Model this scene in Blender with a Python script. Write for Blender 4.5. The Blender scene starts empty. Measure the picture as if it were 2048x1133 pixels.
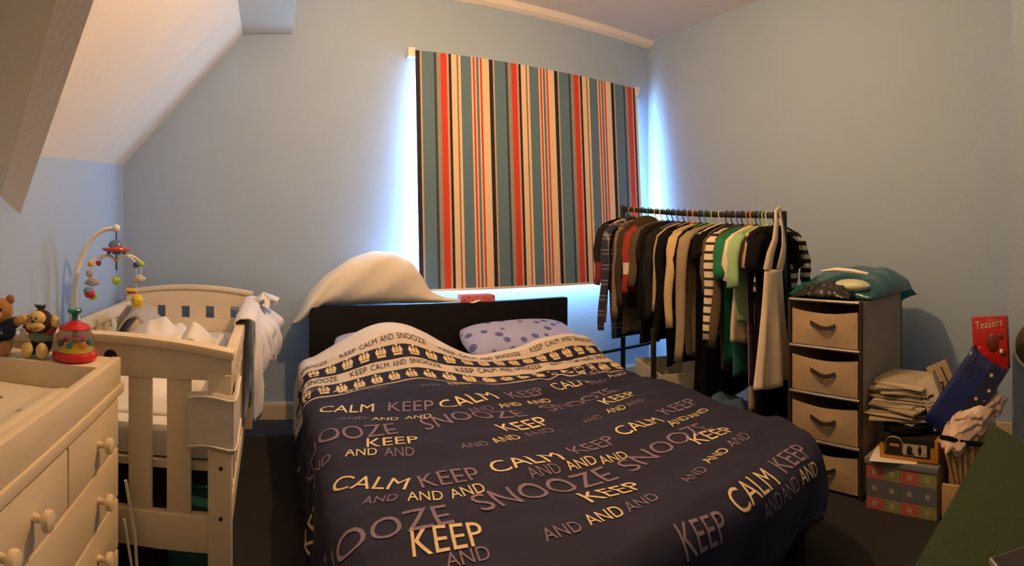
import bpy, bmesh, math, random
from mathutils import Vector, Matrix, noise
random.seed(7)
R = math.radians; PI = math.pi
scene = bpy.context.scene
C = scene.collection

# ------------------------------------------------------------------ camera
F = 1045.0; HOR = 478.0; PX0 = 541.0; EYE = 1.033      # cylindrical panorama, 2048 x 1133
cam_d = bpy.data.cameras.new('camera'); cam = bpy.data.objects.new('camera', cam_d); C.objects.link(cam)
cam_d.type = 'PANO'; cam_d.panorama_type = 'CENTRAL_CYLINDRICAL'
hu = 1024.0 / F
cam_d.central_cylindrical_range_u_min = -hu; cam_d.central_cylindrical_range_u_max = hu
cam_d.central_cylindrical_range_v_min = -(1133 - HOR) / F; cam_d.central_cylindrical_range_v_max = HOR / F
cam_d.central_cylindrical_radius = 1.0
cam_d.clip_start = 0.02
cam.location = (0, 0, EYE); cam.rotation_euler = (PI/2, 0, -(1024 - PX0) / F)
scene.camera = cam

# ------------------------------------------------------------------ world, daylight, exposure
w = bpy.data.worlds.new('sky'); scene.world = w; w.use_nodes = True
bg = w.node_tree.nodes['Background']; bg.inputs[0].default_value = (0.55, 0.75, 1.0, 1); bg.inputs[1].default_value = 1.0
dl = bpy.data.lights.new('daylight', 'AREA'); dl.shape = 'RECTANGLE'; dl.size = 1.54; dl.size_y = 1.24
dl.energy = 235; dl.color = (0.40, 0.70, 1.0)
dlo = bpy.data.objects.new('daylight', dl); C.objects.link(dlo)
dlo.location = (1.66, 3.085, 1.42); dlo.rotation_euler = (-PI/2, 0, 0)
vs = scene.view_settings
vs.view_transform = 'Standard'; vs.look = 'None'; vs.gamma = 1; vs.use_curve_mapping = False; vs.exposure = 0.0
LAMP = (0.80, 1.40, 2.20); LAMP_E = 1500.0

# ------------------------------------------------------------------ helpers
def srgb(r, g, b):
    f = lambda c: (c/255/12.92 if c/255 <= .04045 else ((c/255+.055)/1.055)**2.4)
    return (f(r), f(g), f(b), 1)

MATS = {}
def mat(name, col, rough=.6, var=.08, scale=18, bump=.1, bscale=120, metal=0, **kw):
    if name in MATS: return MATS[name]
    m = bpy.data.materials.new(name); m.use_nodes = True; nt = m.node_tree; N = nt.nodes; L = nt.links
    b = N['Principled BSDF']; b.inputs['Roughness'].default_value = rough; b.inputs['Metallic'].default_value = metal
    tc = N.new('ShaderNodeTexCoord')
    n = N.new('ShaderNodeTexNoise'); n.inputs['Scale'].default_value = scale; n.inputs['Detail'].default_value = 4
    L.new(tc.outputs['Object'], n.inputs['Vector'])
    mx = N.new('ShaderNodeMix'); mx.data_type = 'RGBA'
    c = col if len(col) == 4 else (*col, 1)
    mx.inputs[6].default_value = tuple(x*(1-var) for x in c[:3]) + (1,)
    mx.inputs[7].default_value = tuple(min(1, x*(1+var)) for x in c[:3]) + (1,)
    L.new(n.outputs['Fac'], mx.inputs[0]); L.new(mx.outputs[2], b.inputs['Base Color'])
    if bump:
        n2 = N.new('ShaderNodeTexNoise'); n2.inputs['Scale'].default_value = bscale; n2.inputs['Detail'].default_value = 3
        L.new(tc.outputs['Object'], n2.inputs['Vector'])
        bp = N.new('ShaderNodeBump'); bp.inputs['Strength'].default_value = bump; bp.inputs['Distance'].default_value = .004
        L.new(n2.outputs['Fac'], bp.inputs['Height']); L.new(bp.outputs['Normal'], b.inputs['Normal'])
    for k, v in kw.items():
        b.inputs[k.replace('_', ' ')].default_value = v
    MATS[name] = m
    return m

def bands(name, stops, axis=0, period=1.0, origin=0.0, rough=.8, extra=None, uv=False, src='Object'):
    """printed bands of constant colour along one axis of object space (or UV)"""
    m = bpy.data.materials.new(name); m.use_nodes = True; nt = m.node_tree; N = nt.nodes; L = nt.links
    b = N['Principled BSDF']; b.inputs['Roughness'].default_value = rough
    tc = N.new('ShaderNodeTexCoord'); sp = N.new('ShaderNodeSeparateXYZ')
    L.new(tc.outputs['UV' if uv else src], sp.inputs[0])
    m1 = N.new('ShaderNodeMath'); m1.operation = 'SUBTRACT'; m1.inputs[1].default_value = origin
    m2 = N.new('ShaderNodeMath'); m2.operation = 'DIVIDE'; m2.inputs[1].default_value = period
    m3 = N.new('ShaderNodeMath'); m3.operation = 'FRACT'
    L.new(sp.outputs[axis], m1.inputs[0]); L.new(m1.outputs[0], m2.inputs[0]); L.new(m2.outputs[0], m3.inputs[0])
    cr = N.new('ShaderNodeValToRGB'); cr.color_ramp.interpolation = 'CONSTANT'
    el = cr.color_ramp.elements
    for i, (p, c) in enumerate(stops):
        e = el[i] if i < 2 else el.new(p)
        e.position = p; e.color = c if len(c) == 4 else (*c, 1)
    L.new(m3.outputs[0], cr.inputs[0])
    out = cr.outputs[0]
    if extra:                       # second set of bands multiplied on top (plaid)
        ax2, per2, st2 = extra
        a = N.new('ShaderNodeMath'); a.operation = 'DIVIDE'; a.inputs[1].default_value = per2
        f = N.new('ShaderNodeMath'); f.operation = 'FRACT'; c2 = N.new('ShaderNodeValToRGB'); c2.color_ramp.interpolation = 'CONSTANT'
        for i, (p, c) in enumerate(st2):
            e = c2.color_ramp.elements[i] if i < 2 else c2.color_ramp.elements.new(p)
            e.position = p; e.color = c if len(c) == 4 else (*c, 1)
        L.new(sp.outputs[ax2], a.inputs[0]); L.new(a.outputs[0], f.inputs[0]); L.new(f.outputs[0], c2.inputs[0])
        mx = N.new('ShaderNodeMix'); mx.data_type = 'RGBA'; mx.blend_type = 'MIX'; mx.inputs[0].default_value = .5
        L.new(out, mx.inputs[6]); L.new(c2.outputs[0], mx.inputs[7]); out = mx.outputs[2]
    n = N.new('ShaderNodeTexNoise'); n.inputs['Scale'].default_value = 300
    L.new(tc.outputs['Object'], n.inputs['Vector'])
    bp = N.new('ShaderNodeBump'); bp.inputs['Strength'].default_value = .15; bp.inputs['Distance'].default_value = .002
    L.new(n.outputs['Fac'], bp.inputs['Height']); L.new(bp.outputs['Normal'], b.inputs['Normal'])
    L.new(out, b.inputs['Base Color'])
    MATS[name] = m
    return m

def thing(name, label, cat, loc=(0, 0, 0), group=None):
    o = bpy.data.objects.new(name, None); C.objects.link(o); o.empty_display_size = .05
    o.location = loc; o['label'] = label; o['category'] = cat
    if group: o['group'] = group
    return o
def tag(o, label, cat, group=None):
    o['label'] = label; o['category'] = cat
    if group: o['group'] = group
    return o
def base_of(p):
    v = Vector((0, 0, 0))
    while p: v += p.location; p = p.parent
    return v

class MB:
    def __init__(s): s.v = []; s.f = []; s.M = None
    def add(s, vs, fs):
        o = len(s.v)
        if s.M: vs = [s.M @ Vector(p) for p in vs]
        s.v += [tuple(p) for p in vs]; s.f += [tuple(i + o for i in f) for f in fs]; return s
    def box(s, x0, x1, y0, y1, z0, z1):
        return s.add([(x0,y0,z0),(x1,y0,z0),(x1,y1,z0),(x0,y1,z0),(x0,y0,z1),(x1,y0,z1),(x1,y1,z1),(x0,y1,z1)],
                     [(3,2,1,0),(4,5,6,7),(0,1,5,4),(1,2,6,5),(2,3,7,6),(3,0,4,7)])
    def loft(s, rings, cap=True, closed=True):
        n = len(rings[0]); vs = [p for r in rings for p in r]; fs = []
        for k in range(len(rings) - 1):
            for i in range(n if closed else n - 1):
                j = (i + 1) % n
                fs.append((k*n+i, k*n+j, (k+1)*n+j, (k+1)*n+i))
        if cap and closed:
            fs.append(tuple(range(n))[::-1]); fs.append(tuple((len(rings)-1)*n + i for i in range(n)))
        return s.add(vs, fs)
    def tube(s, pts, r, n=8, flat=1.0):
        pts = [Vector(p) for p in pts]; rs = r if isinstance(r, (list, tuple)) else [r]*len(pts); rings = []
        up = None
        for k, p in enumerate(pts):
            d = (pts[min(k+1, len(pts)-1)] - pts[max(k-1, 0)]).normalized()
            if up is None: up = Vector((0,0,1)) if abs(d.z) < .9 else Vector((0,1,0))
            a = d.cross(up).normalized(); up = a.cross(d).normalized()
            rings.append([p + rs[k]*(a*math.cos(2*PI*i/n) + up*flat*math.sin(2*PI*i/n)) for i in range(n)])
        return s.loft(rings)
    def lathe(s, prof, c=(0,0,0), n=20, sy=1.0):
        return s.loft([[(c[0]+r*math.cos(2*PI*i/n), c[1]+sy*r*math.sin(2*PI*i/n), c[2]+z) for i in range(n)] for r, z in prof])
    def ell(s, c, r, n=14, m=9, rot=None):
        r = r if isinstance(r, (list, tuple)) else (r, r, r)
        vs = []; fs = []
        for k in range(1, m):
            th = PI*k/m
            for i in range(n):
                a = 2*PI*i/n
                vs.append(Vector((r[0]*math.sin(th)*math.cos(a), r[1]*math.sin(th)*math.sin(a), r[2]*math.cos(th))))
        vs += [Vector((0,0,r[2])), Vector((0,0,-r[2]))]
        for k in range(m-2):
            for i in range(n):
                j = (i+1) % n
                fs.append((k*n+i, (k+1)*n+i, (k+1)*n+j, k*n+j))
        for i in range(n):
            j = (i+1) % n
            fs.append(((m-1)*n, i, j)); fs.append(((m-1)*n+1, (m-2)*n+j, (m-2)*n+i))
        if rot: vs = [rot @ p for p in vs]
        return s.add([p + Vector(c) for p in vs], fs)
    def grid(s, fn, us, vs_):
        nu, nv = len(us), len(vs_)
        return s.add([fn(u, v) for v in vs_ for u in us],
                     [(j*nu+i, j*nu+i+1, (j+1)*nu+i+1, (j+1)*nu+i) for j in range(nv-1) for i in range(nu-1)])
    def build(s, name, m, parent=None, smooth=False, bevel=0, angle=40, solid=0, sub=0, uv=None, fix=False):
        me = bpy.data.meshes.new(name)
        b = base_of(parent) if parent else Vector((0,0,0))
        me.from_pydata([tuple(Vector(p) - b) for p in s.v], [], s.f)
        if uv:
            l = me.uv_layers.new(name='print')
            for lp in me.loops: l.data[lp.index].uv = uv[lp.vertex_index]
        if bevel or fix:
            bm = bmesh.new(); bm.from_mesh(me)
            bmesh.ops.recalc_face_normals(bm, faces=bm.faces[:])
            if bevel:
                es = [e for e in bm.edges if len(e.link_faces) == 2 and e.calc_face_angle(0) > .6]
                bmesh.ops.bevel(bm, geom=es, offset=bevel, segments=2, affect='EDGES', profile=.6, clamp_overlap=True)
            bm.to_mesh(me); bm.free()
        if smooth or bevel:
            me.polygons.foreach_set('use_smooth', [True]*len(me.polygons)); me.set_sharp_from_angle(angle=R(angle))
        me.materials.append(MATS[m] if isinstance(m, str) else m)
        o = bpy.data.objects.new(name, me); C.objects.link(o)
        if parent: o.parent = parent
        if solid:
            md = o.modifiers.new('thickness', 'SOLIDIFY'); md.thickness = solid; md.offset = -1
        if sub:
            md = o.modifiers.new('smooth', 'SUBSURF'); md.levels = sub; md.render_levels = sub
        return o
def struct(o, label):
    o['kind'] = 'structure'; o['label'] = label; return o
def lin(a, b, n): return [a + (b-a)*i/(n-1) for i in range(n)]
def g2(a, b): return math.exp(-(a*a + b*b))
def sm(a, b, x):
    t = max(0, min(1, (x-a)/(b-a))); return t*t*(3-2*t)
def interp(tab, x):
    for (a, va), (b, vb) in zip(tab, tab[1:]):
        if x <= b: return va + (vb-va)*max(0, (x-a))/(b-a)
    return tab[-1][1]

# glyph meshes for printed words: x in 0..1 over the word, y in 0..1 over the cap height
GLYPH = {}
def glyphs(word, maxlen=.06):
    if word in GLYPH: return GLYPH[word]
    cu = bpy.data.curves.new('t', 'FONT'); cu.body = word; cu.resolution_u = 3; cu.fill_mode = 'FRONT'; cu.offset = 0
    o = bpy.data.objects.new('t', cu); C.objects.link(o)
    dg = bpy.context.evaluated_depsgraph_get(); me = o.evaluated_get(dg).to_mesh()
    bm = bmesh.new(); bm.from_mesh(me)
    o.evaluated_get(dg).to_mesh_clear()
    for _ in range(5):
        es = [e for e in bm.edges if e.calc_length() > .17]
        if not es: break
        bmesh.ops.subdivide_edges(bm, edges=es, cuts=1); bmesh.ops.triangulate(bm, faces=bm.faces[:])
    bm.verts.index_update()
    vs = [(v.co.x, v.co.y) for v in bm.verts]; fs = [tuple(v.index for v in f.verts) for f in bm.faces]; bm.free()
    bpy.data.objects.remove(o); bpy.data.curves.remove(cu)
    x0 = min(p[0] for p in vs); x1 = max(p[0] for p in vs); y0 = min(p[1] for p in vs); y1 = max(p[1] for p in vs)
    GLYPH[word] = ([((x-x0)/(x1-x0), (y-y0)/(y1-y0)) for x, y in vs], fs)
    return GLYPH[word]
def flat_text(name, word, o, ax, ay, m, parent, lift=None):
    """printed word on a flat face: origin, width vector, height vector"""
    vs, fs = glyphs(word); o = Vector(o); ax = Vector(ax); ay = Vector(ay)
    n = lift if lift is not None else ax.cross(ay).normalized()*.0012
    mb = MB(); mb.add([o + ax*x + ay*y + Vector(n) for x, y in vs], fs)
    return mb.build(name, m, parent)

# ------------------------------------------------------------------ materials
mat('wall_blue', (.33, .46, .67), .85, .04, 3, .35, 90)
mat('ceiling_white', (.80, .77, .72), .9, .03, 3, .5, 60)
mat('carpet', (.022, .022, .03), .95, .35, 260, 1.0, 500)
mat('trim_cream', (.62, .54, .40), .6, .05)
mat('white_paint', (.76, .66, .50), .45, .04, 12, .05)
mat('window_white', (.8, .8, .8), .4)
mat('black_wood', (.005, .005, .007), .6, .3, 30, .1, 60, Specular_IOR_Level=.2)
mat('black_metal', (.012, .012, .012), .4)
mat('silver', (.45, .43, .40), .35, metal=.7)
mat('dark_brown', (.035, .025, .018), .6)
mat('white_cloth', (.78, .76, .72), .9, .05, 20, .4, 300)
mat('white_sheet', (.74, .74, .76), .9, .05, 20, .3, 250)
mat('grey_cloth', (.40, .38, .35), .9, .1, 20, .4, 300)
mat('canvas', (.42, .32, .21), .9, .08, 40, .5, 400)
mat('canvas_grey', (.34, .30, .25), .9, .08, 40, .5, 400)
mat('plastic_white', (.8, .76, .7), .35, .02)
mat('plastic_red', (.55, .02, .025), .25, .04)
mat('plastic_yellow', (.75, .48, .02), .3, .04)
mat('plastic_orange', (.85, .30, .02), .3, .04)
mat('plastic_lime', (.42, .65, .04), .35, .04)
mat('plastic_teal', (.02, .22, .22), .3, .04)
mat('plastic_navy', (.02, .06, .18), .35, .04)
mat('plush_grey', (.45, .43, .45), .95, .1, 60, .8, 400)
mat('plush_white', (.72, .70, .70), .95, .05, 60, .8, 400)
mat('fur_tan', (.42, .22, .09), .95, .3, 90, 1.0, 350)
mat('plush_cream', (.75, .58, .25), .95, .08, 60, .6, 350)
mat('plush_brown', (.05, .025, .015), .95, .2, 60, .8, 350)
mat('navy_knit', (.012, .025, .07), .9, .15, 60, .6, 400)
mat('green_baize', (.015, .034, .009), .9, .12, 60, .6, 300)
mat('bulb', (1, 1, 1)); nb = MATS['bulb'].node_tree.nodes['Principled BSDF']
nb.inputs['Emission Color'].default_value = (1.0, .55, .22, 1); nb.inputs['Emission Strength'].default_value = LAMP_E
m = mat('clear_plastic', (.9, .95, .95), .08, .0, bump=0); m.node_tree.nodes['Principled BSDF'].inputs['Transmission Weight'].default_value = .95
m.node_tree.nodes['Principled BSDF'].inputs['IOR'].default_value = 1.08
m = mat('window_glass', (.95, .98, 1), .02, 0, bump=0); m.node_tree.nodes['Principled BSDF'].inputs['Transmission Weight'].default_value = 1; m.node_tree.nodes['Principled BSDF'].inputs['IOR'].default_value = 1.05

# ------------------------------------------------------------------ the room
WY = 3.0; WX = 2.65; LX = -.867; CZ = 2.53
OX0, OX1, OZ0, OZ1 = .87, 2.45, .78, 2.06
struct(MB().box(-1.2, 2.85, -.95, 3.2, -.1, 0).build('floor', 'carpet'), 'dark charcoal carpet over the bedroom floor')
mb = MB()
mb.box(-1.1, OX0, WY, 3.16, 0, 2.65); mb.box(OX1, 2.8, WY, 3.16, 0, 2.65); mb.box(OX0, OX1, WY, 3.16, 0, OZ0); mb.box(OX0, OX1, WY, 3.16, OZ1, 2.65)
struct(mb.build('wall_back', 'wall_blue'), 'light blue gable wall with the window')
struct(MB().box(WX, 2.8, -.95, WY, 0, 2.65).build('wall_right', 'wall_blue'), 'light blue wall behind the clothes rail and chest')
struct(MB().box(-1.05, LX, -.95, WY, 0, 1.6).build('wall_left', 'wall_blue'), 'low light blue knee wall behind the cot')
struct(MB().box(-1.05, 2.8, -.95, -.85, 0, 2.65).build('wall_front', 'wall_blue'), 'light blue wall opposite the window')
struct(MB().box(2.2, WX, -.85, .335, 0, CZ).build('wall_alcove', 'wall_blue'), 'projecting light blue wall beside the piled boxes')
struct(MB().box(.126, 2.8, -.95, 3.16, CZ, 2.65).build('ceiling', 'ceiling_white'), 'white flat ceiling')
zk = lambda y: 1.475 - .1035*(3.0 - y)
mb = MB(); ys = lin(-.85, 3.0, 12); ring = []
for y in ys: ring.append([(LX, y, zk(y)), (-.16, y, 2.21), (-.16, y, 2.42), (LX-.15, y, zk(y)+.1)])
mb.loft(ring); struct(mb.build('ceiling_slope', 'ceiling_white', fix=True), 'white sloping ceiling above the cot')
struct(MB().box(-.165, .126, -.9, 3.0, 2.21, 2.6).build('trim_1', 'ceiling_white', bevel=.006), 'white boxed-in purlin where the slope meets the ceiling')
# boxed hip rafter
P1 = Vector((-.867, 1.668, 1.12)); P2 = Vector((-.41, 1.166, 1.598)); dv = P2 - P1
q = Vector((-.068, -.066, -.016)); a2 = Vector((-.5, -.15, 0.10)); up = Vector((-.05, .06, .30)); upr = Vector((-.10, .12, .12))
rings = []
for t in (-.22, 2.1):
    p = P1 + dv*t
    rings.append([p, p+q, p+q+a2, p+q+a2+up, p+up*.5+upr])
mb = MB(); mb.loft(rings); struct(mb.build('trim_2', 'ceiling_white', fix=True), 'boxed rafter running down the sloping ceiling to the knee wall')
mb = MB(); mb.loft([[(x, 3.0, 2.485), (x, 2.985, 2.485), (x, 2.955, 2.50), (x, 2.93, CZ), (x, 3.0, CZ)] for x in (.126, WX)])
struct(mb.build('trim_3', 'ceiling_white', fix=True), 'white coving along the top of the window wall')
struct(MB().box(LX, WX, 2.982, 3.0, 0, .085).box(LX, WX, 2.986, 3.0, .085, .095).build('baseboard_back', 'trim_cream'), 'cream skirting board under the window wall')
struct(MB().box(WX-.018, WX, .34, 2.98, 0, .09).build('baseboard_right', 'trim_cream'), 'cream skirting board under the right wall')
# window behind the blind
wn = bpy.data.objects.new('window_1', None); C.objects.link(wn); wn.location = (1.66, 3.12, OZ0); struct(wn, 'white window behind the striped blind')
fy0, fy1 = 3.10, 3.145
for nm, b in (('window_frame', (OX0, OX1, OZ0, OZ0+.06)), ('window_frame', (OX0, OX1, OZ1-.06, OZ1)), ('window_frame', (OX0, OX0+.06, OZ0+.06, OZ1-.06)),
              ('window_frame', (OX1-.06, OX1, OZ0+.06, OZ1-.06)), ('mullion', (1.63, 1.69, OZ0+.06, OZ1-.06))):
    MB().box(b[0], b[1], fy0, fy1, b[2], b[3]).build(nm, 'window_white', wn)
for x0, x1 in ((OX0+.06, 1.63), (1.69, OX1-.06)): MB().box(x0, x1, 3.12, 3.126, OZ0+.06, OZ1-.06).build('pane', 'window_glass', wn)
# pendant lamp above the bed
t = thing('pendant_lamp', 'bare bulb on a white cord hanging from the ceiling above the bed', 'lamp', (LAMP[0], LAMP[1], CZ))
MB().lathe([(.001, 0), (.05, 0), (.045, -.02), (.012, -.03), (.001, -.03)], (LAMP[0], LAMP[1], CZ), 20).build('ceiling_rose', 'plastic_white', t, True, fix=True)
MB().tube([(LAMP[0], LAMP[1], CZ-.03), (LAMP[0], LAMP[1], LAMP[2]+.09)], .003, 6).build('cord', 'plastic_white', t, True)
MB().lathe([(.001, .095), (.018, .09), (.02, .045), (.001, .045)], LAMP, 16).build('bulb_holder', 'plastic_white', t, True, fix=True)
MB().ell(LAMP, (.034, .034, .044), 12, 8).build('bulb', 'bulb', t, True)

# ------------------------------------------------------------------ roller blind
TEAL = (.105, .20, .30); NAVY = (.012, .012, .03); TAN = (.50, .40, .30); DT = (.04, .06, .10); RED = (.62, .05, .028); PINK = (.55, .36, .28); CRM = (.78, .62, .45); BRN = (.22, .13, .09)
bands('blind_print', [(0, NAVY), (.052, TAN), (.075, TEAL), (.235, DT), (.27, (.30, .28, .25)), (.325, RED), (.407, PINK), (.434, NAVY), (.469, CRM), (.545, BRN), (.565, CRM), (.60, TEAL),
      (.745, CRM), (.766, RED), (.793, CRM), (.815, TEAL), (.848, CRM), (.869, RED), (.897, CRM)], 0, .470, .842)
def blind_y(z): return 2.872 + .088*(z-.74)/1.41
t = thing('roller_blind', 'striped roller blind in teal, red, navy and cream over the window', 'blind', (1.66, 2.93, 2.15))
mb = MB(); zs = lin(.74, 2.145, 9); prof = [(x, z) for z in zs for x in (0,)]
mb.loft([[(.842, blind_y(z)-.0025, z), (2.494, blind_y(z)-.0025, z), (2.494, blind_y(z)+.0025, z), (.842, blind_y(z)+.0025, z)] for z in zs])
o = mb.build('blind_fabric', 'blind_print', t, fix=True)
# object-space print origin: keep pattern coordinates in world metres
for v in o.data.vertices: v.co += Vector((1.66, 2.93, 2.15))
o.location = (-1.66, -2.93, -2.15)
MB().tube([(.845, 2.981, 2.128), (2.49, 2.981, 2.128)], .017, 14).build('roller', 'plastic_white', t, True)
mb = MB(); mb.loft([[(.842, blind_y(z)+.0026, z), (2.494, blind_y(z)+.0026, z), (2.494, blind_y(z)+.0036, z), (.842, blind_y(z)+.0036, z)] for z in zs]); mb.build('blind_reflector', 'white_cloth', t, fix=True)  # unseen white backing, added to bounce daylight onto the wall around the blind
for x in (.815, 2.498): MB().box(x-.02, x+.022 if x < 1 else x+.012, 2.94, 3.0, 2.10, 2.155).build('bracket', 'plastic_white', t, bevel=.004)
MB().box(.85, 2.486, 2.866, 2.878, .728, .742).build('bottom_bar', 'plastic_white', t, bevel=.002)

#DUVET_BEGIN
# ------------------------------------------------------------------ bed
S0, S1, T1 = 0.0, 1.43, 1.70
def xl(y): return .205
def xr(y): return 1.60 - .105*(2.5 - y)
def zt(x, y):
    z = .415 + .175*g2((x-.58)/.32, (y-2.50)/.26) + .125*g2((x-1.45)/.30, (y-2.42)/.22) + .03*math.sin(PI*max(0, min(1, (x-.2)/1.35)))
    return z
def wrink(s, t):
    n = noise.noise(Vector((s*2.2+5, t*5.5, 1.3)))*.020 + noise.noise(Vector((s*6+9, t*11, 4.1)))*.009 + noise.noise(Vector((s*3+t*2, t*24, 8.1)))*.0035
    k = g2((s-1.15)/.28, (t-.42)/.26)
    n += k*(noise.noise(Vector((s*16+t*6, t*20, 7)))*.016)
    n += .012*math.sin(9*t + 3.5*s)*math.exp(-((t-.9)/.5)**2)
    return n
def edge(a, r=.075, flare=.03):
    if a <= 0: return 0, 0
    if a < r*PI/2: return r*math.sin(a/r), r*(1-math.cos(a/r))
    b = a - r*PI/2; return r + flare*b, r + .995*b
def yhead(s): return 2.55 - .22*sm(.40, .80, s) + .02*math.sin(5*s)
def duvet(s, t):
    RC = .24
    cs = min(max(s, S0), S1); ct = min(t, T1)
    out = Vector((0, 0)); a = 0
    if t > T1-RC and s > S1-RC:
        c = (S1-RC, T1-RC); d = (s-c[0], t-c[1]); r = math.hypot(*d)
        if r > RC: a = min(r-RC, .21); out = Vector((d[0]/r, -d[1]/r)); cs = c[0]+d[0]/r*RC; ct = c[1]+d[1]/r*RC
    elif t > T1-RC and s < S0+RC:
        c = (S0+RC, T1-RC); d = (s-c[0], t-c[1]); r = math.hypot(*d)
        if r > RC: a = min(r-RC, .38); out = Vector((d[0]/r, -d[1]/r)); cs = c[0]+d[0]/r*RC; ct = c[1]+d[1]/r*RC
    else:
        if s < S0: a = S0-s; out = Vector((-1, 0))
        elif s > S1: a = s-S1; out = Vector((1, 0))
        if t > T1: a = t-T1; out = Vector((0, -1))
    y = yhead(cs) - ct*(yhead(cs)-.80)/T1
    x = xl(y) + (xr(y)-xl(y))*cs/S1
    z = zt(x, y)
    e, d = edge(a)
    w = wrink(s, t)
    fold = .018*math.sin(22*(s+t))*sm(.05, .3, a) + .012*noise.noise(Vector((s*9, t*9, 2)))*sm(.0, .2, a)
    x += out.x*(e+fold); y += out.y*(e+fold); z = max(.035, z - d + w*(1-sm(.02, .15, a)))
    return Vector((x, y, z))
#DUVET_END
bed = thing('bed', 'low double bed with a plain black headboard', 'bed', (.97, 1.75, 0))
MB().box(.205, 1.74, 2.72, 2.78, .03, .672).build('headboard', 'black_wood', bed, bevel=.006)
MB().box(.235, .27, .86, 2.72, .12, .30).build('side_rail', 'black_wood', bed, bevel=.004)
MB().box(1.385, 1.42, .86, 2.72, .12, .30).build('side_rail', 'black_wood', bed, bevel=.004)
MB().box(.235, 1.42, .84, .875, .12, .30).build('foot_rail', 'black_wood', bed, bevel=.004)
for x, y in ((.245, .86), (1.36, .86)): MB().box(x, x+.05, y, y+.05, 0, .13).build('leg', 'black_wood', bed)
MB().box(.27, 1.385, .875, 2.71, .16, .20).build('slat_base', 'black_wood', bed)
tag(MB().box(.275, 1.38, .88, 2.705, .20, .385).build('mattress', 'white_cloth', bevel=.03), 'white mattress under the navy duvet on the bed', 'mattress')
# duvet cover
hem = .02
NV = (.008, .010, .043); CB = (.60, .54, .48)
ss = lin(-.36, 1.66, 150); ts = lin(0, 1.93, 150)
DB = [(0, (.70, .68, .70)), (.157, NV), (.162, CB), (.207, NV), (.212, CB), (.216, NV), (.284, CB), (.288, NV), (.292, CB), (.345, NV), (.350, CB), (.354, NV), (.452, CB), (.460, NV)]
def slip(s, t): return .13*sm(.4, .8, s)*math.exp(-(t/.30)**2)
def unslip(s, v):
    t = v
    for _ in range(8): t = v - slip(s, t)
    return t
bands('duvet_print', [(p/2.2, c) for p, c in DB], 1, 2.2, 0, .85, uv=True)
mb = MB(); mb.grid(duvet, ss, ts); mb.f = [f[::-1] for f in mb.f]
dv_o = thing('duvet', 'navy duvet printed with cream and mauve words, crown bands at the top', 'duvet', (.9, 1.7, .2))
mb.build('duvet_cover', 'duvet_print', dv_o, True, angle=180, solid=.012, uv=[(s, t_ + slip(s, t_)) for t_ in ts for s in ss])
mat('print_cream', (.70, .58, .36), .85, .05, bump=0); mat('print_mauve', (.20, .15, .24), .85, .05, bump=0); mat('print_navy', (.035, .03, .07), .85, .05, bump=0)
def dnorm(s, t):
    h = .004
    n = (duvet(s+h, t)-duvet(s-h, t)).cross(duvet(s, t-h)-duvet(s, t+h)); 
    return n.normalized() if n.length > 1e-9 else Vector((0, 0, 1))
def print_shape(name, vs, fs, o, a, b, m, slipped=False):
    """flat print laid on the duvet: a, b are the width and height vectors in cloth coordinates"""
    out = []
    for x, y in vs:
        s = o[0] + a[0]*x + b[0]*y; t_ = max(.002, o[1] + a[1]*x + b[1]*y)
        if slipped: t_ = max(.002, unslip(s, t_))
        out.append(duvet(s, t_) + dnorm(s, t_)*.0022)
    mb = MB(); mb.add(out, fs); return mb.build(name, m, dv_o)
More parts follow.
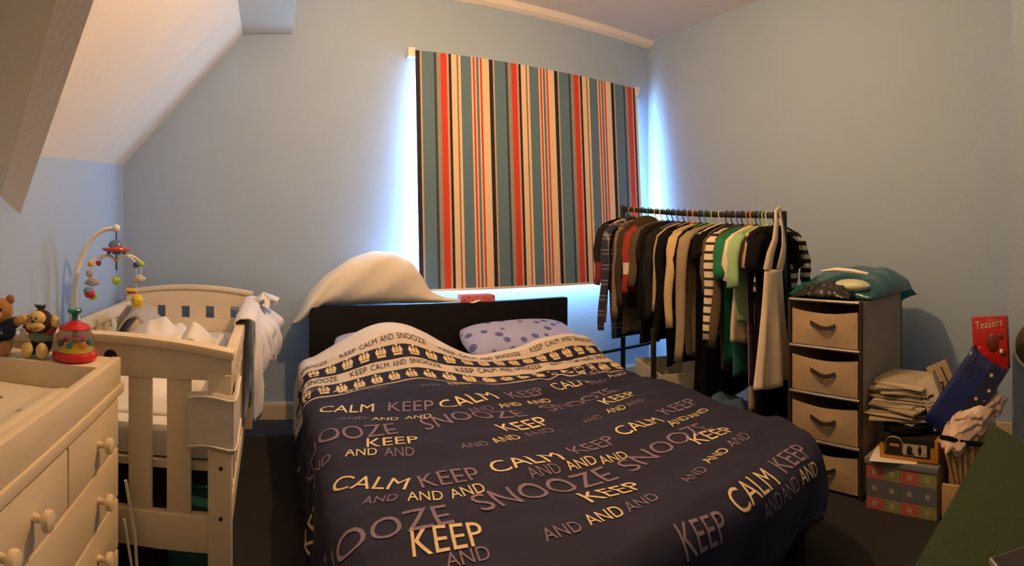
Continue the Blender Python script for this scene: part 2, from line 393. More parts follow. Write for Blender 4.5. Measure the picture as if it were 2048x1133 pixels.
WORDS = [
  ('AND','M',-0.055,0.406,0.071,0.031), ('AND','C',0.049,0.435,0.098,0.045), ('AND','M',0.168,0.493,0.089,0.06), ('AND','M',0.399,0.6,0.08,0.001), 
  ('AND','C',0.535,0.541,0.099,-0.051), ('AND','M',0.672,0.444,0.088,-0.024), ('CALM','C',-0.037,0.693,0.203,0.052), ('KEEP','M',0.221,0.751,0.169,0.045), 
  ('CALM','C',0.435,0.811,0.217,-0.079), ('KEEP','M',0.7,0.724,0.157,-0.028), ('CALM','C',0.916,0.67,0.193,-0.037), ('AND','M',0.023,0.789,0.099,0.031), 
  ('AND','C',0.141,0.825,0.096,0.023), ('AND','C',0.26,0.851,0.092,0.028), ('AND','M',0.508,0.858,0.097,-0.029), ('AND','C',0.627,0.821,0.085,-0.023), 
  ('AND','C',0.74,0.788,0.111,-0.029), ('AND','M',1.11,0.654,0.112,-0.03), ('AND','C',1.281,0.556,0.125,-0.017), ('SNOOZE','M',0.309,0.954,0.367,-0.026), 
  ('SNOOZE','M',0.774,0.9,0.416,-0.128), ('KEEP','C',0.083,1.019,0.167,0.035), ('KEEP','C',0.553,1.047,0.172,-0.04), ('KEEP','C',1.023,0.918,0.197,-0.043), 
  ('AND','M',-0.138,1.045,0.1,0.02), ('AND','C',0.004,1.065,0.098,0.022), ('AND','M',0.125,1.091,0.094,0.019), ('AND','M',0.368,1.132,0.09,0.011), 
  ('AND','C',0.483,1.135,0.096,-0.024), ('AND','M',0.606,1.102,0.108,-0.041), ('AND','M',0.84,1.052,0.088,-0.019), ('AND','C',0.966,1.006,0.087,0.006), 
  ('AND','M',1.068,1.014,0.11,-0.031), ('CALM','C',-0.062,1.204,0.189,0.112), ('KEEP','M',0.17,1.327,0.172,0.015), ('CALM','C',0.392,1.333,0.221,-0.021), 
  ('KEEP','M',0.661,1.293,0.153,-0.009), ('CALM','C',0.854,1.261,0.203,-0.018), ('KEEP','M',1.126,1.179,0.223,-0.036), ('AND','M',0.003,1.324,0.086,0.04), 
  ('AND','C',0.115,1.373,0.09,0.023), ('AND','C',0.228,1.398,0.096,0.004), ('AND','M',0.475,1.376,0.103,-0.014), ('AND','C',0.601,1.358,0.096,-0.007), 
  ('AND','C',0.704,1.363,0.097,-0.001), ('AND','C',1.059,1.285,0.128,-0.034), ('AND','C',1.194,1.255,0.147,-0.044), ('SNOOZE','M',0.275,1.485,0.426,-0.035), 
  ('SNOOZE','M',0.752,1.448,0.434,-0.073), ('KEEP','C',0.075,1.541,0.162,0.034), ('KEEP','C',0.54,1.551,0.178,-0.005), ('KEEP','C',1.034,1.446,0.2,0.001), 
  ('AND','M',0.133,1.597,0.096,0.018), ('AND','M',0.357,1.63,0.093,0.012), ('AND','C',0.475,1.633,0.107,-0.001), ('AND','M',0.593,1.631,0.094,0.009), 
  ('AND','M',0.811,1.618,0.107,-0.021), ('AND','C',0.948,1.572,0.134,-0.028), ('AND','M',1.103,1.538,0.108,-0.004), ('CALM','C',0.847,1.785,0.202,-0.02), 
  ('KEEP','M',1.097,1.751,0.165,-0.003), ('KEEP','M',0.631,1.797,0.152,0.012), ('AND','M',0.942,1.826,0.087,-0.01), ('AND','M',1.035,1.813,0.09,-0.009), 
  ('AND','C',1.144,1.801,0.112,-0.003), ('SNOOZE','M',-0.19,0.945,0.4,0.007), ('SNOOZE','M',-0.215,1.46,0.41,0.035), ('KEEP','M',1.19,0.5,0.19,-0.04), 
  ('KEEP','M',-0.27,0.76,0.16,0), ('KEEP','C',-0.34,1.02,0.17,0), ('AND','C',-0.24,0.8,0.09,0), ('KEEP','M',-0.27,1.3,0.16,0), 
  ('KEEP','C',-0.35,1.54,0.17,0), ]
CAP = {'KEEP': .068, 'CALM': .068, 'SNOOZE': .082, 'AND': .039}
for wd, c, s, t_, a, b in WORDS:
    l = math.hypot(a, b); h = CAP[wd]
    print_shape('printed_word', *glyphs(wd), (s, t_), (a, b), (b/l*h, -a/l*h), 'print_cream' if c == 'C' else 'print_mauve')

# crown outline for the printed rows
def crown():
    vs, fs = [], []
    def poly(pts):
        o = len(vs); vs.extend(pts); fs.append(tuple(range(o, o+len(pts))))
    poly([(.12, 0), (.88, 0), (.90, .17), (.10, .17)])
    poly([(.08, .22), (.36, .22), (.30, .74), (.12, .70), (.0, .50)])
    poly([(.40, .22), (.60, .22), (.63, .76), (.5, .66), (.37, .76)])
    poly([(.64, .22), (.92, .22), (1.0, .50), (.88, .70), (.70, .74)])
    for cx, cy, r in ((.5, .88, .12), (.2, .80, .06), (.8, .80, .06)):
        poly([(cx+r*math.cos(k*PI/4), cy+r*math.sin(k*PI/4)) for k in range(8)])
    return vs, fs
cvs, cfs = crown()
for t0, off in ((.278, 0), (.44, .03)):
    for k in range(22):
        print_shape('crown_print', cvs, cfs, (-.20 + off + k*.079, t0), (.053, 0), (0, -.055 if t0 < .3 else -.072), 'print_cream', True)
for t0, off in ((.199, -.36), (.334, -.33)):
    for k in range(5):
        for wd, ds, wl in (('KEEP', 0, .078), ('CALM', .095, .085), ('AND', .197, .065), ('SNOOZE', .28, .135)):
            s = off + k*.475 + ds
            if s > -.35 and s+wl < 1.64: print_shape('band_word', *glyphs(wd), (s, t0), (wl, 0), (0, -.031), 'print_navy', True)

# pillows
def cushion(cx, cy, cz, hx, hy, hz, rot=None, seed=0, n=22, wr=.01):
    mb = MB(); vs = []
    def f(u, v, sg):
        e = max(0, (1-abs(u)**3.2))*max(0, (1-abs(v)**3.2))
        pinch = 1 - .06*(u*u*v*v)
        p = Vector((u*hx*(1-.05*v*v)*pinch, v*hy*(1-.05*u*u)*pinch, sg*hz*(e**.5) + wr*noise.noise(Vector((u*2.2+seed, v*2.2, sg)))*e))
        return p
    us = [math.sin(a) for a in lin(-PI/2, PI/2, n)]
    for sg in (1, -1):
        o = len(mb.v); nn = len(us)
        pts = [f(u, v, sg) for v in us for u in us]
        fs = [(j*nn+i, j*nn+i+1, (j+1)*nn+i+1, (j+1)*nn+i) for j in range(nn-1) for i in range(nn-1)]
        if sg < 0: fs = [x[::-1] for x in fs]
        mb.add([(rot @ p if rot else p) + Vector((cx, cy, cz)) for p in pts], fs)
    return mb
m = bpy.data.materials.new('pillow_print'); m.use_nodes = True; MATS['pillow_print'] = m
nt = m.node_tree; b = nt.nodes['Principled BSDF']; b.inputs['Roughness'].default_value = .85
tc = nt.nodes.new('ShaderNodeTexCoord'); vo = nt.nodes.new('ShaderNodeTexVoronoi'); vo.inputs['Scale'].default_value = 13
cr = nt.nodes.new('ShaderNodeValToRGB'); cr.color_ramp.interpolation = 'CONSTANT'
cr.color_ramp.elements[0].color = (.10, .13, .45, 1); cr.color_ramp.elements[1].position = .30; cr.color_ramp.elements[1].color = (.38, .44, .80, 1)
nt.links.new(tc.outputs['Object'], vo.inputs['Vector']); nt.links.new(vo.outputs['Distance'], cr.inputs[0]); nt.links.new(cr.outputs[0], b.inputs['Base Color'])
rx = Matrix.Rotation(R(18), 3, 'X')
tag(cushion(.58, 2.53, .475, .27, .17, .06, rx, 3).build('pillow', 'pillow_print', smooth=True, angle=180), 'blue and white pillow almost hidden under the raised side of the duvet', 'pillow', 'bed pillows')
tag(cushion(1.32, 2.535, .485, .34, .165, .07, rx, 8).build('pillow', 'pillow_print', smooth=True, angle=180), 'blue and white patterned pillow showing above the duvet fold', 'pillow', 'bed pillows')
# white cushion slumped over the headboard
top = [(.13, .585), (.155, .66), (.20, .745), (.30, .845), (.42, .925), (.55, .965), (.66, .96), (.75, .915), (.81, .83), (.86, .74), (.95, .70), (1.05, .685)]
low = [(.13, .57), (.17, .575), (.22, .62), (.30, .672), (1.05, .675)]
rings = []
for x in lin(.13, 1.05, 46):
    h, l = interp(top, x), interp(low, x); hz = (h-l)/2; cz = (h+l)/2; hy = .125*(1-sm(.66, .84, x)*.62)*sm(.10, .2, x) + .004; cyp = 2.850 - .052*sm(.66, .84, x)
    r = []
    for i in range(28):
        a = 2*PI*i/28; ca, sa = math.cos(a), math.sin(a)
        rr = 1 + .07*noise.noise(Vector((x*5+sa, ca*2.2+x*3, 3))) + .06*math.sin(a*5+x*26)*max(0, -ca)
        r.append((x + .02*sa, cyp + hy*math.copysign(abs(ca)**.8, ca)*rr, cz + hz*math.copysign(abs(sa)**.8, sa)*(1 + .05*noise.noise(Vector((x*7, ca*2, 9))))))
    rings.append(r)
mb = MB(); mb.loft(rings); tag(mb.build('pillow', 'white_cloth', smooth=True, angle=180, fix=True), 'large plain white pillow slumped over the corner of the black headboard', 'pillow')
t = MB(); t.M = Matrix.Translation((1.16, 2.80, .672)) @ Matrix.Rotation(R(-8), 4, 'Z')
mat('pink_card', (.60, .16, .20), .6)
pk = t.box(-.10, .10, -.06, .05, 0, .038).build('gift_packet', 'pink_card', bevel=.003); tag(pk, 'small pink spotted packet lying on top of the black headboard', 'packet')
mat('pink_dark', (.25, .03, .06), .6)
for k in range(8):
    mb = MB(); mb.M = Matrix.Translation((1.16, 2.80, .672)) @ Matrix.Rotation(R(-8), 4, 'Z')
    mb.box(-.085+.024*k, -.077+.024*k, -.0612, -.06, .01+.012*(k % 2), .018+.012*(k % 2)); mb.build('spot', 'pink_dark', pk)
mb = MB(); mb.M = Matrix.Translation((1.13, 2.735, .6735)) @ Matrix.Rotation(R(12), 4, 'Z')
mb.grid(lambda u, v: (u, v, .006*math.sin(u*50)+.006), lin(-.035, .035, 6), lin(-.025, .02, 3))
tag(mb.build('paper_slip', 'white_cloth', smooth=True, solid=.001), 'crumpled paper slip on the edge of the headboard', 'paper')

# ------------------------------------------------------------------ cot
CX0, CX1, CY0, CY1 = -.80, -.10, 1.345, 2.86
cot = thing('cot', 'cream painted wooden cot with arched end panels along the knee wall', 'cot', (-.45, 2.1, 0))
mat('hole_dark', (.02, .015, .01), .8)
def arch(x): return .035*(1 - ((x+.45)/.35)**2)
def end_panel(y0, y1, near):
    ztop = .742 if near else .745
    p = None
    mb = MB(); xs = lin(CX0, CX1, 18)                       # arched top board
    mb.loft([[(x, y0, .665), (x, y1, .665), (x, y1, ztop-.02+arch(x)), (x, y0, ztop-.02+arch(x))] for x in xs])
    p = mb.build('end_board', 'white_paint', cot, bevel=.002)
    mb = MB(); xs2 = lin(CX0-.006, CX1+.006, 18)
    mb.loft([[(x, y0-.012, ztop-.022+arch(x)), (x, y1+.012, ztop-.022+arch(x)), (x, y1+.012, ztop+arch(x)), (x, y0-.012, ztop+arch(x))] for x in xs2])
    mb.build('cap_rail', 'white_paint', p, bevel=.004)
    for x in (CX0, CX1-.062): 
        lg = MB().box(x, x+.062, y0-.004, y1+.004, 0, .68).build('leg', 'white_paint', cot, bevel=.004)
        if near:
            for z in (.44, .31):
                mb = MB(); mb.M = Matrix.Translation((x+.034, y0-.0045, z)) @ Matrix.Rotation(PI/2, 4, 'X')
                mb.lathe([(.001, 0), (.0055, 0), (.0055, .0015), (.001, .0015)], n=10); mb.build('bolt_hole', 'hole_dark', lg)
    if near:
        for k in range(5): MB().box(-.272-.105*k, -.208-.105*k, y0+.006, y1-.006, .30, .67).build('slat', 'white_paint', cot, bevel=.002)
        MB().box(CX0+.06, CX1-.06, y0, y1, .215, .31).build('end_rail', 'white_paint', cot, bevel=.003)
    else:
        # far end board with four square cut-outs: a row of stiles between two rails
        MB().box(CX0+.06, CX1-.06, y0, y1, .40, .600).build('end_rail', 'white_paint', cot, bevel=.003)
        cs_ = [-.60, -.465, -.33, -.195]; ed = [CX0+.06] + [v for c in cs_ for v in (c-.023, c+.023)] + [CX1-.06]
        for a, b in zip(ed[0::2], ed[1::2]): MB().box(a, b, y0, y1, .600, .666).build('stile', 'white_paint', cot)
end_panel(CY0, CY0+.03, True); end_panel(CY1-.03, CY1, False)
# round hand hole in the near end board
mb = MB(); mb.M = Matrix.Translation((-.425, CY0-.0006, .715)) @ Matrix.Rotation(PI/2, 4, 'X')
mb.lathe([(.001, 0), (.019, 0), (.019, .001), (.001, .001)], n=18); mb.build('hand_hole', 'hole_dark', cot)
# side panels: top rail with square cut-outs, slats below
for side, x0, x1 in (('wall', CX0+.006, CX0+.03), ('room', CX1-.03, CX1-.006)):
    ya, yb = CY0+.035, CY1-.035; zt_ = .69 if side == 'wall' else .70
    rl = MB().box(x0-.006, x1+.006, ya, yb, zt_-.05, zt_).build('side_rail', 'white_paint', cot, bevel=.004)
    n = 13; st = (yb-ya)/n
    MB().box(x0, x1, ya, yb, zt_-.125, zt_-.09).build('side_rail', 'white_paint', cot, bevel=.002)
    for k in range(n+1):
        yy = ya + st*k
        MB().box(x0, x1, max(ya, yy-.035), min(yb, yy+.035), zt_-.09, zt_-.05).build('stile', 'white_paint', cot)
        MB().box(x0+.003, x1-.003, max(ya, yy-.028), min(yb, yy+.028), .31, zt_-.125).build('slat', 'white_paint', cot)
    MB().box(x0, x1, ya, yb, .24, .31).build('side_rail', 'white_paint', cot, bevel=.002)
MB().box(CX0+.035, CX1-.035, CY0+.035, CY1-.035, .415, .435).build('mattress_base', 'white_paint', cot)
tag(MB().box(CX0+.045, CX1-.045, CY0+.045, CY1-.045, .437, .53).build('cot_mattress', 'white_sheet', bevel=.02), 'white mattress inside the cream cot', 'mattress')
# breathable liner wrapped round the near corner post
m = mat('liner_mesh', (.70, .66, .62), .9, .05, 40, .6, 600)
LN = [(-.212, CY0-.010), (-.165, CY0-.012), (-.12, CY0-.013), (CX1+.006, CY0-.012), (CX1+.012, CY0+.01), (CX1+.010, CY0+.10), (CX1+.008, CY0+.25)]
mb = MB(); pts = []
for k in range(len(LN)-1):
    for q_ in range(5):
        u = q_/5; pts.append((LN[k][0]*(1-u)+LN[k+1][0]*u, LN[k][1]*(1-u)+LN[k+1][1]*u))
zr = lin(.485, .635, 9)
def lf(i, z):
    x, y = pts[int(i)]
    return (x, y - .003*abs(noise.noise(Vector((x*30, z*30, 1)))), z + .005*math.sin(int(i)*.35))
mb.grid(lf, range(len(pts)), zr)
ln = mb.build('cot_liner', 'liner_mesh', smooth=True, solid=.004); tag(ln, 'white mesh liner strip wrapped around the cot corner post', 'cot liner')
for z in (.497, .623):
    mb = MB(); mb.tube([(p[0] - (0 if p[0] < CX1 else -.003), p[1]-.004, z + .005*math.sin(i*.35)) for i, p in enumerate(pts)], .003, 6); mb.build('binding', 'white_cloth', ln, True)

def heap(name, fn, us, vs, m, label, cat, solid=.006, group=None):
    mb = MB(); mb.grid(fn, us, vs); o = mb.build(name, m, smooth=True, angle=180, solid=solid); return tag(o, label, cat, group)
# bedding in the cot
def blanket(u, v):
    x = -.74 + .60*u; y = 1.45 + 1.0*v
    z = .545 + .12*math.exp(-((u-.50)/.30)**2)*math.exp(-((v-.6)/.35)**2) + .06*noise.noise(Vector((u*5, v*6, 2))) + .03*noise.noise(Vector((u*14, v*14, 5)))
    e = min(u, 1-u, v, 1-v); return (x, y, .536 + (z-.536+.02)*sm(0, .12, e))
heap('cot_blanket', blanket, lin(0, 1, 40), lin(0, 1, 50), 'white_sheet', 'crumpled white blanket heaped on the cot mattress', 'blanket')
def ridge(cx, cy, w, h, l, seed):
    def f(u, v):
        a = (u-.5)*2; p = max(0, 1-abs(a)**1.6)
        x = cx + w*a*.5; y = cy + l*(v-.5)
        z = .555 + h*p*(1-.5*abs(v-.5)) + .012*noise.noise(Vector((u*7+seed, v*7, 3)))
        y += .05*p*(1 if seed % 2 else -1)
        return (x, y, z)
    return f
heap('muslin_cloth', ridge(-.575, 2.25, .25, .20, .30, 3), lin(0, 1, 26), lin(0, 1, 18), 'grey_cloth', 'grey-white muslin propped in a peak at the back of the cot', 'cloth')
heap('muslin_cloth', ridge(-.285, 2.0, .20, .165, .24, 6), lin(0, 1, 26), lin(0, 1, 18), 'white_cloth', 'white muslin bunched upright in the middle of the cot', 'cloth')
# the folded band of a padded seat insert
mb = MB(); mb.tube([(-.72, 2.45, .56), (-.70, 2.42, .64), (-.66, 2.40, .70), (-.60, 2.38, .70), (-.55, 2.36, .65), (-.50, 2.33, .56)], [.03, .028, .024, .024, .028, .03], 10, .45)
tag(mb.build('padded_strap', 'grey_cloth', smooth=True, angle=180), 'grey padded strap arching above the cot bedding', 'strap')
# blanket hung over the room-side rail
def hung(u, v):
    y = 1.98 + .80*u + .03*math.sin(v*7)
    L1, L2 = .14, .40 - .17*u + .05*math.sin(u*9+.8) + .04*noise.noise(Vector((u*5, 0, 0)))
    l = -L1 + (L1+L2)*v
    f = .016*math.sin(u*34+v*3) + .022*noise.noise(Vector((u*6, v*4, 8)))
    if l < 0: return (-.135 + .004*math.sin(u*20), y, .712 + l)
    if l < .06: return (-.135 + .075*sm(0, .06, l), y, .712 + .012*math.sin(PI*l/.06))
    k = l-.06
    return (-.060 + (.10*u-.012)*sm(0, .12, k) + abs(f)*sm(0, .1, k)*(.8+1.2*u), y, .712 - k)
heap('cot_blanket', hung, lin(0, 1, 60), lin(0, 1, 30), 'white_sheet', 'white blanket with grey print hung over the room side of the cot', 'blanket')
mb = MB()
def ruff(u, v):
    a = u*2*PI; r = .05 + .018*math.sin(a*7) + .012*noise.noise(Vector((u*9, v*5, 1)))
    return (-.035 + r*.9*v*math.cos(a) + .02*v, 2.60 + r*1.6*v*math.sin(a), .715 + .05*(1-v) + .02*math.sin(a*5)*v)
mb.grid(ruff, lin(0, 1, 50), lin(.05, 1, 9)); tag(mb.build('baby_garment', 'white_sheet', smooth=True, angle=180, solid=.004), 'small frilled white baby garment bunched over the hung blanket', 'garment')
mat('toy_teal', (.012, .10, .10), .6); mat('toy_red', (.07, .015, .015), .6)
tag(MB().box(-.30, -.17, 1.50, 1.80, 0, .17).box(-.305, -.165, 1.495, 1.805, .15, .175).build('storage_tub', 'toy_teal', bevel=.01), 'teal storage tub under the cot', 'tub')
tag(MB().box(-.62, -.36, 1.60, 1.95, 0, .19).box(-.63, -.35, 1.59, 1.96, .17, .20).build('storage_tub', 'toy_red', bevel=.01), 'dark red storage tub under the cot', 'tub')

# ------------------------------------------------------------------ changing dresser
DX0, DX1, DY0, DY1 = -.855, -.39, .25, 1.29
ch = thing('changing_dresser', 'cream changing dresser with round knobs beside the cot', 'dresser', (-.62, .77, 0))
MB().box(DX0, DX1, DY0, DY1, .05, .635).build('carcass', 'white_paint', ch, bevel=.003)
MB().box(DX0+.02, DX1-.02, DY0+.02, DY1-.02, 0, .05).build('plinth', 'white_paint', ch)
MB().box(DX0, DX1+.016, DY0-.012, DY1+.012, .637, .662).build('worktop', 'white_paint', ch, bevel=.004)
def knob(y, z, par, x=DX1+.012):
    mb = MB(); mb.M = Matrix.Translation((x, y, z)) @ Matrix.Rotation(PI/2, 4, 'Y')
    mb.lathe([(.001, 0), (.008, 0), (.006, .012), (.008, .018), (.0165, .021), (.018, .027), (.0165, .033), (.008, .036), (.001, .0365)], n=18)
    mb.build('knob', 'white_paint', par, True)
rows_ = [(.515, .630, [(.932, 1.262, (1.105,)), (.275, .925, (.775, .655, .40))]), (.386, .508, [(.275, 1.262, (1.105, .43))]), (.257, .379, [(.275, 1.262, (1.105, .43))]), (.07, .25, [(.275, 1.262, (1.105, .43))])]
for z0, z1, ds in rows_:
    for y0, y1, ks in ds:
        d = MB().box(DX1-.005, DX1+.012, y0, y1, z0, z1).build('drawer', 'white_paint', ch, bevel=.003)
        for ky in ks: knob(ky, (z0+z1)/2, d)
# raised tray rails round the changing area, wide ledge at the cot end
MB().box(DX1-.012, DX1+.012, DY0, DY1-.005, .664, .73).build('tray_rail', 'white_paint', ch, bevel=.003)
MB().box(DX0, DX0+.02, DY0, 1.175, .664, .73).build('tray_rail', 'white_paint', ch, bevel=.003)
MB().box(DX0, DX1-.014, 1.175, DY1, .664, .727).build('tray_ledge', 'white_paint', ch, bevel=.003)
mb = MB(); mb.M = Matrix.Translation((DX1-.0005, DY1-.0045, .70)) @ Matrix.Rotation(-PI/2, 4, 'X')
mb.lathe([(.001, 0), (.003, 0), (.003, .001), (.001, .001)], n=8); mb.build('screw_hole', 'hole_dark', ch)
# changing mat
def matz(x, y):
    u = (x+.62)/.205; v = (y-.72)/.42
    return .668 + .022*(max(0, 1-abs(u)**6)*max(0, 1-abs(v)**10))**.5 + .016*math.exp(-((abs(u)-.82)/.14)**2)*max(0, 1-abs(v)**10) + .0015*noise.noise(Vector((x*30, y*30, 0)))
mt = thing('changing_mat', 'cream padded changing mat with printed stars on the dresser', 'changing mat', (-.62, .72, .665))
mat('mat_cream', (.72, .66, .54), .5, .04, 14, .1, 40)
mb = MB(); mb.grid(lambda u, v: (-.62+.205*u, .72+.42*v, matz(-.62+.205*u, .72+.42*v)), lin(-1, 1, 36), lin(-1, 1, 40)); mb.build('mat_pad', 'mat_cream', mt, True, angle=180, solid=.004)
mat('print_brown', (.16, .12, .08), .8, bump=0)
def star(cx, cy, r, rot):
    pts = [(cx + (r if k % 2 == 0 else r*.45)*math.cos(rot+k*PI/5), cy + (r if k % 2 == 0 else r*.45)*math.sin(rot+k*PI/5)) for k in range(10)]
    mb = MB(); vs = [(cx, cy, matz(cx, cy)+.0015)] + [(x, y, matz(x, y)+.0015) for x, y in pts]
    mb.add(vs, [(0, 1+k, 1+(k+1) % 10) for k in range(10)]); mb.build('star_print', 'print_brown', mt)
for a in ((-.495, .765, .014, .3), (-.505, .715, .017, .9), (-.56, .98, .012, .2), (-.47, .90, .010, .7), (-.66, .86, .015, .4), (-.72, 1.02, .012, .1)): star(*a)
mb = MB()
for dx in (0, .012, .024):
    pts = [(-.545+dx+.008*math.cos(k*.5), .80+.02*math.sin(k*.5), 0) for k in range(14)]
    pts = [(x, y, matz(x, y)+.001) for x, y, _ in pts]; mb.tube(pts, .0012, 5)
mb.build('scribble_print', 'print_brown', mt, True)
mb = MB(); mb.ell((-.70, 1.10, .709), (.06, .04, .016), 16, 8); tag(mb.build('face_cloth', 'white_cloth', smooth=True), 'rolled white face cloth at the head of the changing mat', 'cloth')
# cable behind the dresser
mb = MB(); mb.tube([(-.375, 1.317, .40), (-.366, 1.322, .34), (-.352, 1.324, .26), (-.345, 1.324, .16), (-.345, 1.32, .06), (-.36, 1.31, .006)], .0045, 8)
mb.tube([(-.378, 1.312, .30), (-.368, 1.318, .23), (-.352, 1.318, .14), (-.34, 1.312, .05), (-.33, 1.30, .006)], .004, 8)
tag(mb.build('power_cable', 'plastic_white', smooth=True), 'looped white power cable hanging between dresser and cot', 'cable')

# ------------------------------------------------------------------ toys on the dresser ledge
LZ = .728
# teddy bear
bx, by = -.695, 1.225
t = thing('teddy_bear', 'tan teddy bear in a navy jumper sitting on the dresser ledge', 'soft toy', (bx, by, LZ))
MB().ell((bx, by+.01, LZ+.042), (.036, .030, .042)).build('body', 'fur_tan', t, True)
h = MB().ell((bx+.002, by-.006, LZ+.112), (.036, .033, .034)).build('head', 'fur_tan', t, True)
for sx in (-1, 1): MB().ell((bx+sx*.027, by+.004, LZ+.143), (.013, .008, .013)).build('ear', 'fur_tan', h, True)
MB().ell((bx+.006, by-.034, LZ+.104), (.017, .014, .013)).build('muzzle', 'fur_tan', h, True)
mat('eye_black', (.01, .008, .006), .2)
for sx in (-1, 1): MB().ell((bx+.005+sx*.014, by-.034, LZ+.119), .0042, 8, 6).build('eye', 'eye_black', h, True)
MB().ell((bx+.007, by-.047, LZ+.108), (.006, .004, .004), 8, 6).build('nose', 'plush_brown', h, True)
sh = MB().ell((bx+.002, by-.001, LZ+.057), (.042, .035, .030)).build('jumper', 'navy_knit', t, True)
MB().tube([(bx+.030, by-.01, LZ+.075), (bx+.045, by-.015, LZ+.082), (bx+.056, by-.018, LZ+.088)], [.017, .016, .015], 12).build('sleeve', 'navy_knit', t, True)
MB().tube([(bx-.030, by-.01, LZ+.072), (bx-.045, by-.02, LZ+.055), (bx-.05, by-.03, LZ+.045)], [.017, .016, .015], 12).build('sleeve', 'navy_knit', t, True)
MB().ell((bx+.062, by-.02, LZ+.09), .013).build('paw', 'fur_tan', t, True); MB().ell((bx-.053, by-.034, LZ+.038), .013).build('paw', 'fur_tan', t, True)
for sx in (-1, 1): MB().tube([(bx+sx*.018, by-.005, LZ+.020), (bx+sx*.028, by-.028, LZ+.018), (bx+sx*.034, by-.042, LZ+.019)], [.019, .018, .017], 12).build('leg', 'fur_tan', t, True)
MATS['lettering_cream'] = mat('lettering_cream', (.62, .55, .42), .8, bump=0)
flat_text('jumper_lettering', 'ARSENAL', (bx-.012, by-.040, LZ+.042), (.040, .006, .014), (-.003, .002, .009), 'lettering_cream', t)
# monkey
mx_, my_ = -.580, 1.225
t = thing('toy_monkey', 'brown plush monkey with cream face and feet, arms raised, on the dresser ledge', 'soft toy', (mx_, my_, LZ))
MB().ell((mx_, my_+.015, LZ+.040), (.030, .024, .040)).build('body', 'plush_brown', t, True)
mat('shirt_sage', (.22, .30, .24), .9, .2, 40)
MB().ell((mx_, my_+.012, LZ+.050), (.035, .028, .019)).build('shirt', 'shirt_sage', t, True)
h = MB().ell((mx_+.006, my_-.002, LZ+.093), (.032, .027, .030)).build('head', 'plush_brown', t, True)
MB().ell((mx_+.003, my_-.014, LZ+.100), (.026, .020, .020)).ell((mx_-.001, my_-.021, LZ+.082), (.027, .017, .014)).build('face', 'plush_cream', h, True)
for sx in (-1, 1):
    MB().ell((mx_-.001+sx*.008, my_-.0335, LZ+.103), (.0026, .002, .0038), 8, 6).build('eye', 'eye_black', h, True)
    MB().ell((mx_+.004+sx*.036, my_+.004, LZ+.096), (.010, .006, .011)).build('ear', 'plush_cream', h, True)
MB().ell((mx_-.002, my_-.037, LZ+.095), (.0055, .003, .0032), 8, 6).build('nose', 'plush_brown', h, True)
MB().tube([(mx_-.012, my_-.0375, LZ+.079), (mx_-.004, my_-.0385, LZ+.0745), (mx_+.006, my_-.0385, LZ+.075), (mx_+.014, my_-.036, LZ+.080)], .0011, 6).build('mouth', 'eye_black', h, True)
MB().ell((mx_-.005, my_-.039, LZ+.0755), (.004, .0015, .003), 8, 6).build('tongue', 'plastic_red', h, True)
for k in range(5): MB().tube([(mx_+.006, my_, LZ+.120), (mx_+.002+.006*(k-2), my_+.002, LZ+.129), (mx_+.002+.008*(k-2), my_+.003*(k % 2), LZ+.135)], [.004, .003, .001], 6).build('hair_tuft', 'plush_brown', h, True)
mat('sleeve_maroon', (.28, .03, .06), .9)
for sx in (-1, 1):
    MB().tube([(mx_+sx*.024, my_+.006, LZ+.062), (mx_+sx*.036, my_+.002, LZ+.072), (mx_+sx*.041, my_, LZ+.080)], [.011, .010, .010], 10).build('sleeve', 'sleeve_maroon', t, True)
    MB().ell((mx_+sx*.045, my_-.002, LZ+.093), (.014, .010, .015)).build('hand', 'plush_cream', t, True)
    MB().tube([(mx_+sx*.016, my_-.004, LZ+.018), (mx_+sx*.020, my_-.018, LZ+.016)], [.014, .013], 10).build('leg', 'plush_brown', t, True)
    MB().ell((mx_+sx*.021, my_-.030, LZ+.021), (.017, .012, .021)).build('foot', 'plush_cream', t, True)
mat('paper_tag', (.60, .62, .68), .7)
MB().box(mx_-.052, mx_-.034, my_-.012, my_-.010, LZ+.048, LZ+.070).build('paper_tag', 'paper_tag', t)
# spinning top
sx_, sy_ = -.484, 1.232
t = thing('spinning_top', 'red push-down spinning top toy with clear dome and teal plunger', 'toy', (sx_, sy_, LZ))
c = (sx_, sy_, LZ)
MB().lathe([(.001, 0), (.050, 0), (.057, .006), (.0575, .014), (.053, .021), (.046, .0225), (.001, .0225)], c, 32).build('base', 'plastic_red', t, True)
MB().lathe([(.047, .0228), (.044, .028), (.022, .042), (.008, .046), (.001, .046)], c, 28).build('inner_cone', 'plastic_yellow', t, True)
MB().lathe([(.048, .024), (.048, .050), (.046, .063), (.039, .075), (.034, .079)], c, 32).build('dome', 'clear_plastic', t, True)
MB().lathe([(.040, .077), (.041, .080), (.036, .086), (.022, .092), (.012, .098), (.001, .099)], c, 28).build('lid', 'plastic_red', t, True, fix=True)
pl = MB().lathe([(.001, .097), (.0085, .097), (.0085, .114), (.017, .118), (.020, .125), (.018, .128), (.001, .129)], c, 24).build('plunger', 'plastic_teal', t, True)
MB().lathe([(.001, .046), (.007, .046), (.007, .080), (.001, .080)], c, 14).build('spindle', 'plastic_lime', t, True)
mat('plastic_pink', (.7, .10, .18), .3)
MB().lathe([(.001, .052), (.024, .052), (.024, .060), (.001, .060)], c, 20).build('carousel', 'plastic_pink', t, True)
for k, mm in enumerate(('plastic_teal', 'plastic_navy', 'plastic_red', 'plastic_navy', 'plastic_teal', 'plastic_orange')):
    a = k*PI/3+.5; MB().ell((sx_+.034*math.cos(a), sy_+.034*math.sin(a), LZ+.041), .0085, 10, 7).build('ball', mm, t, True)

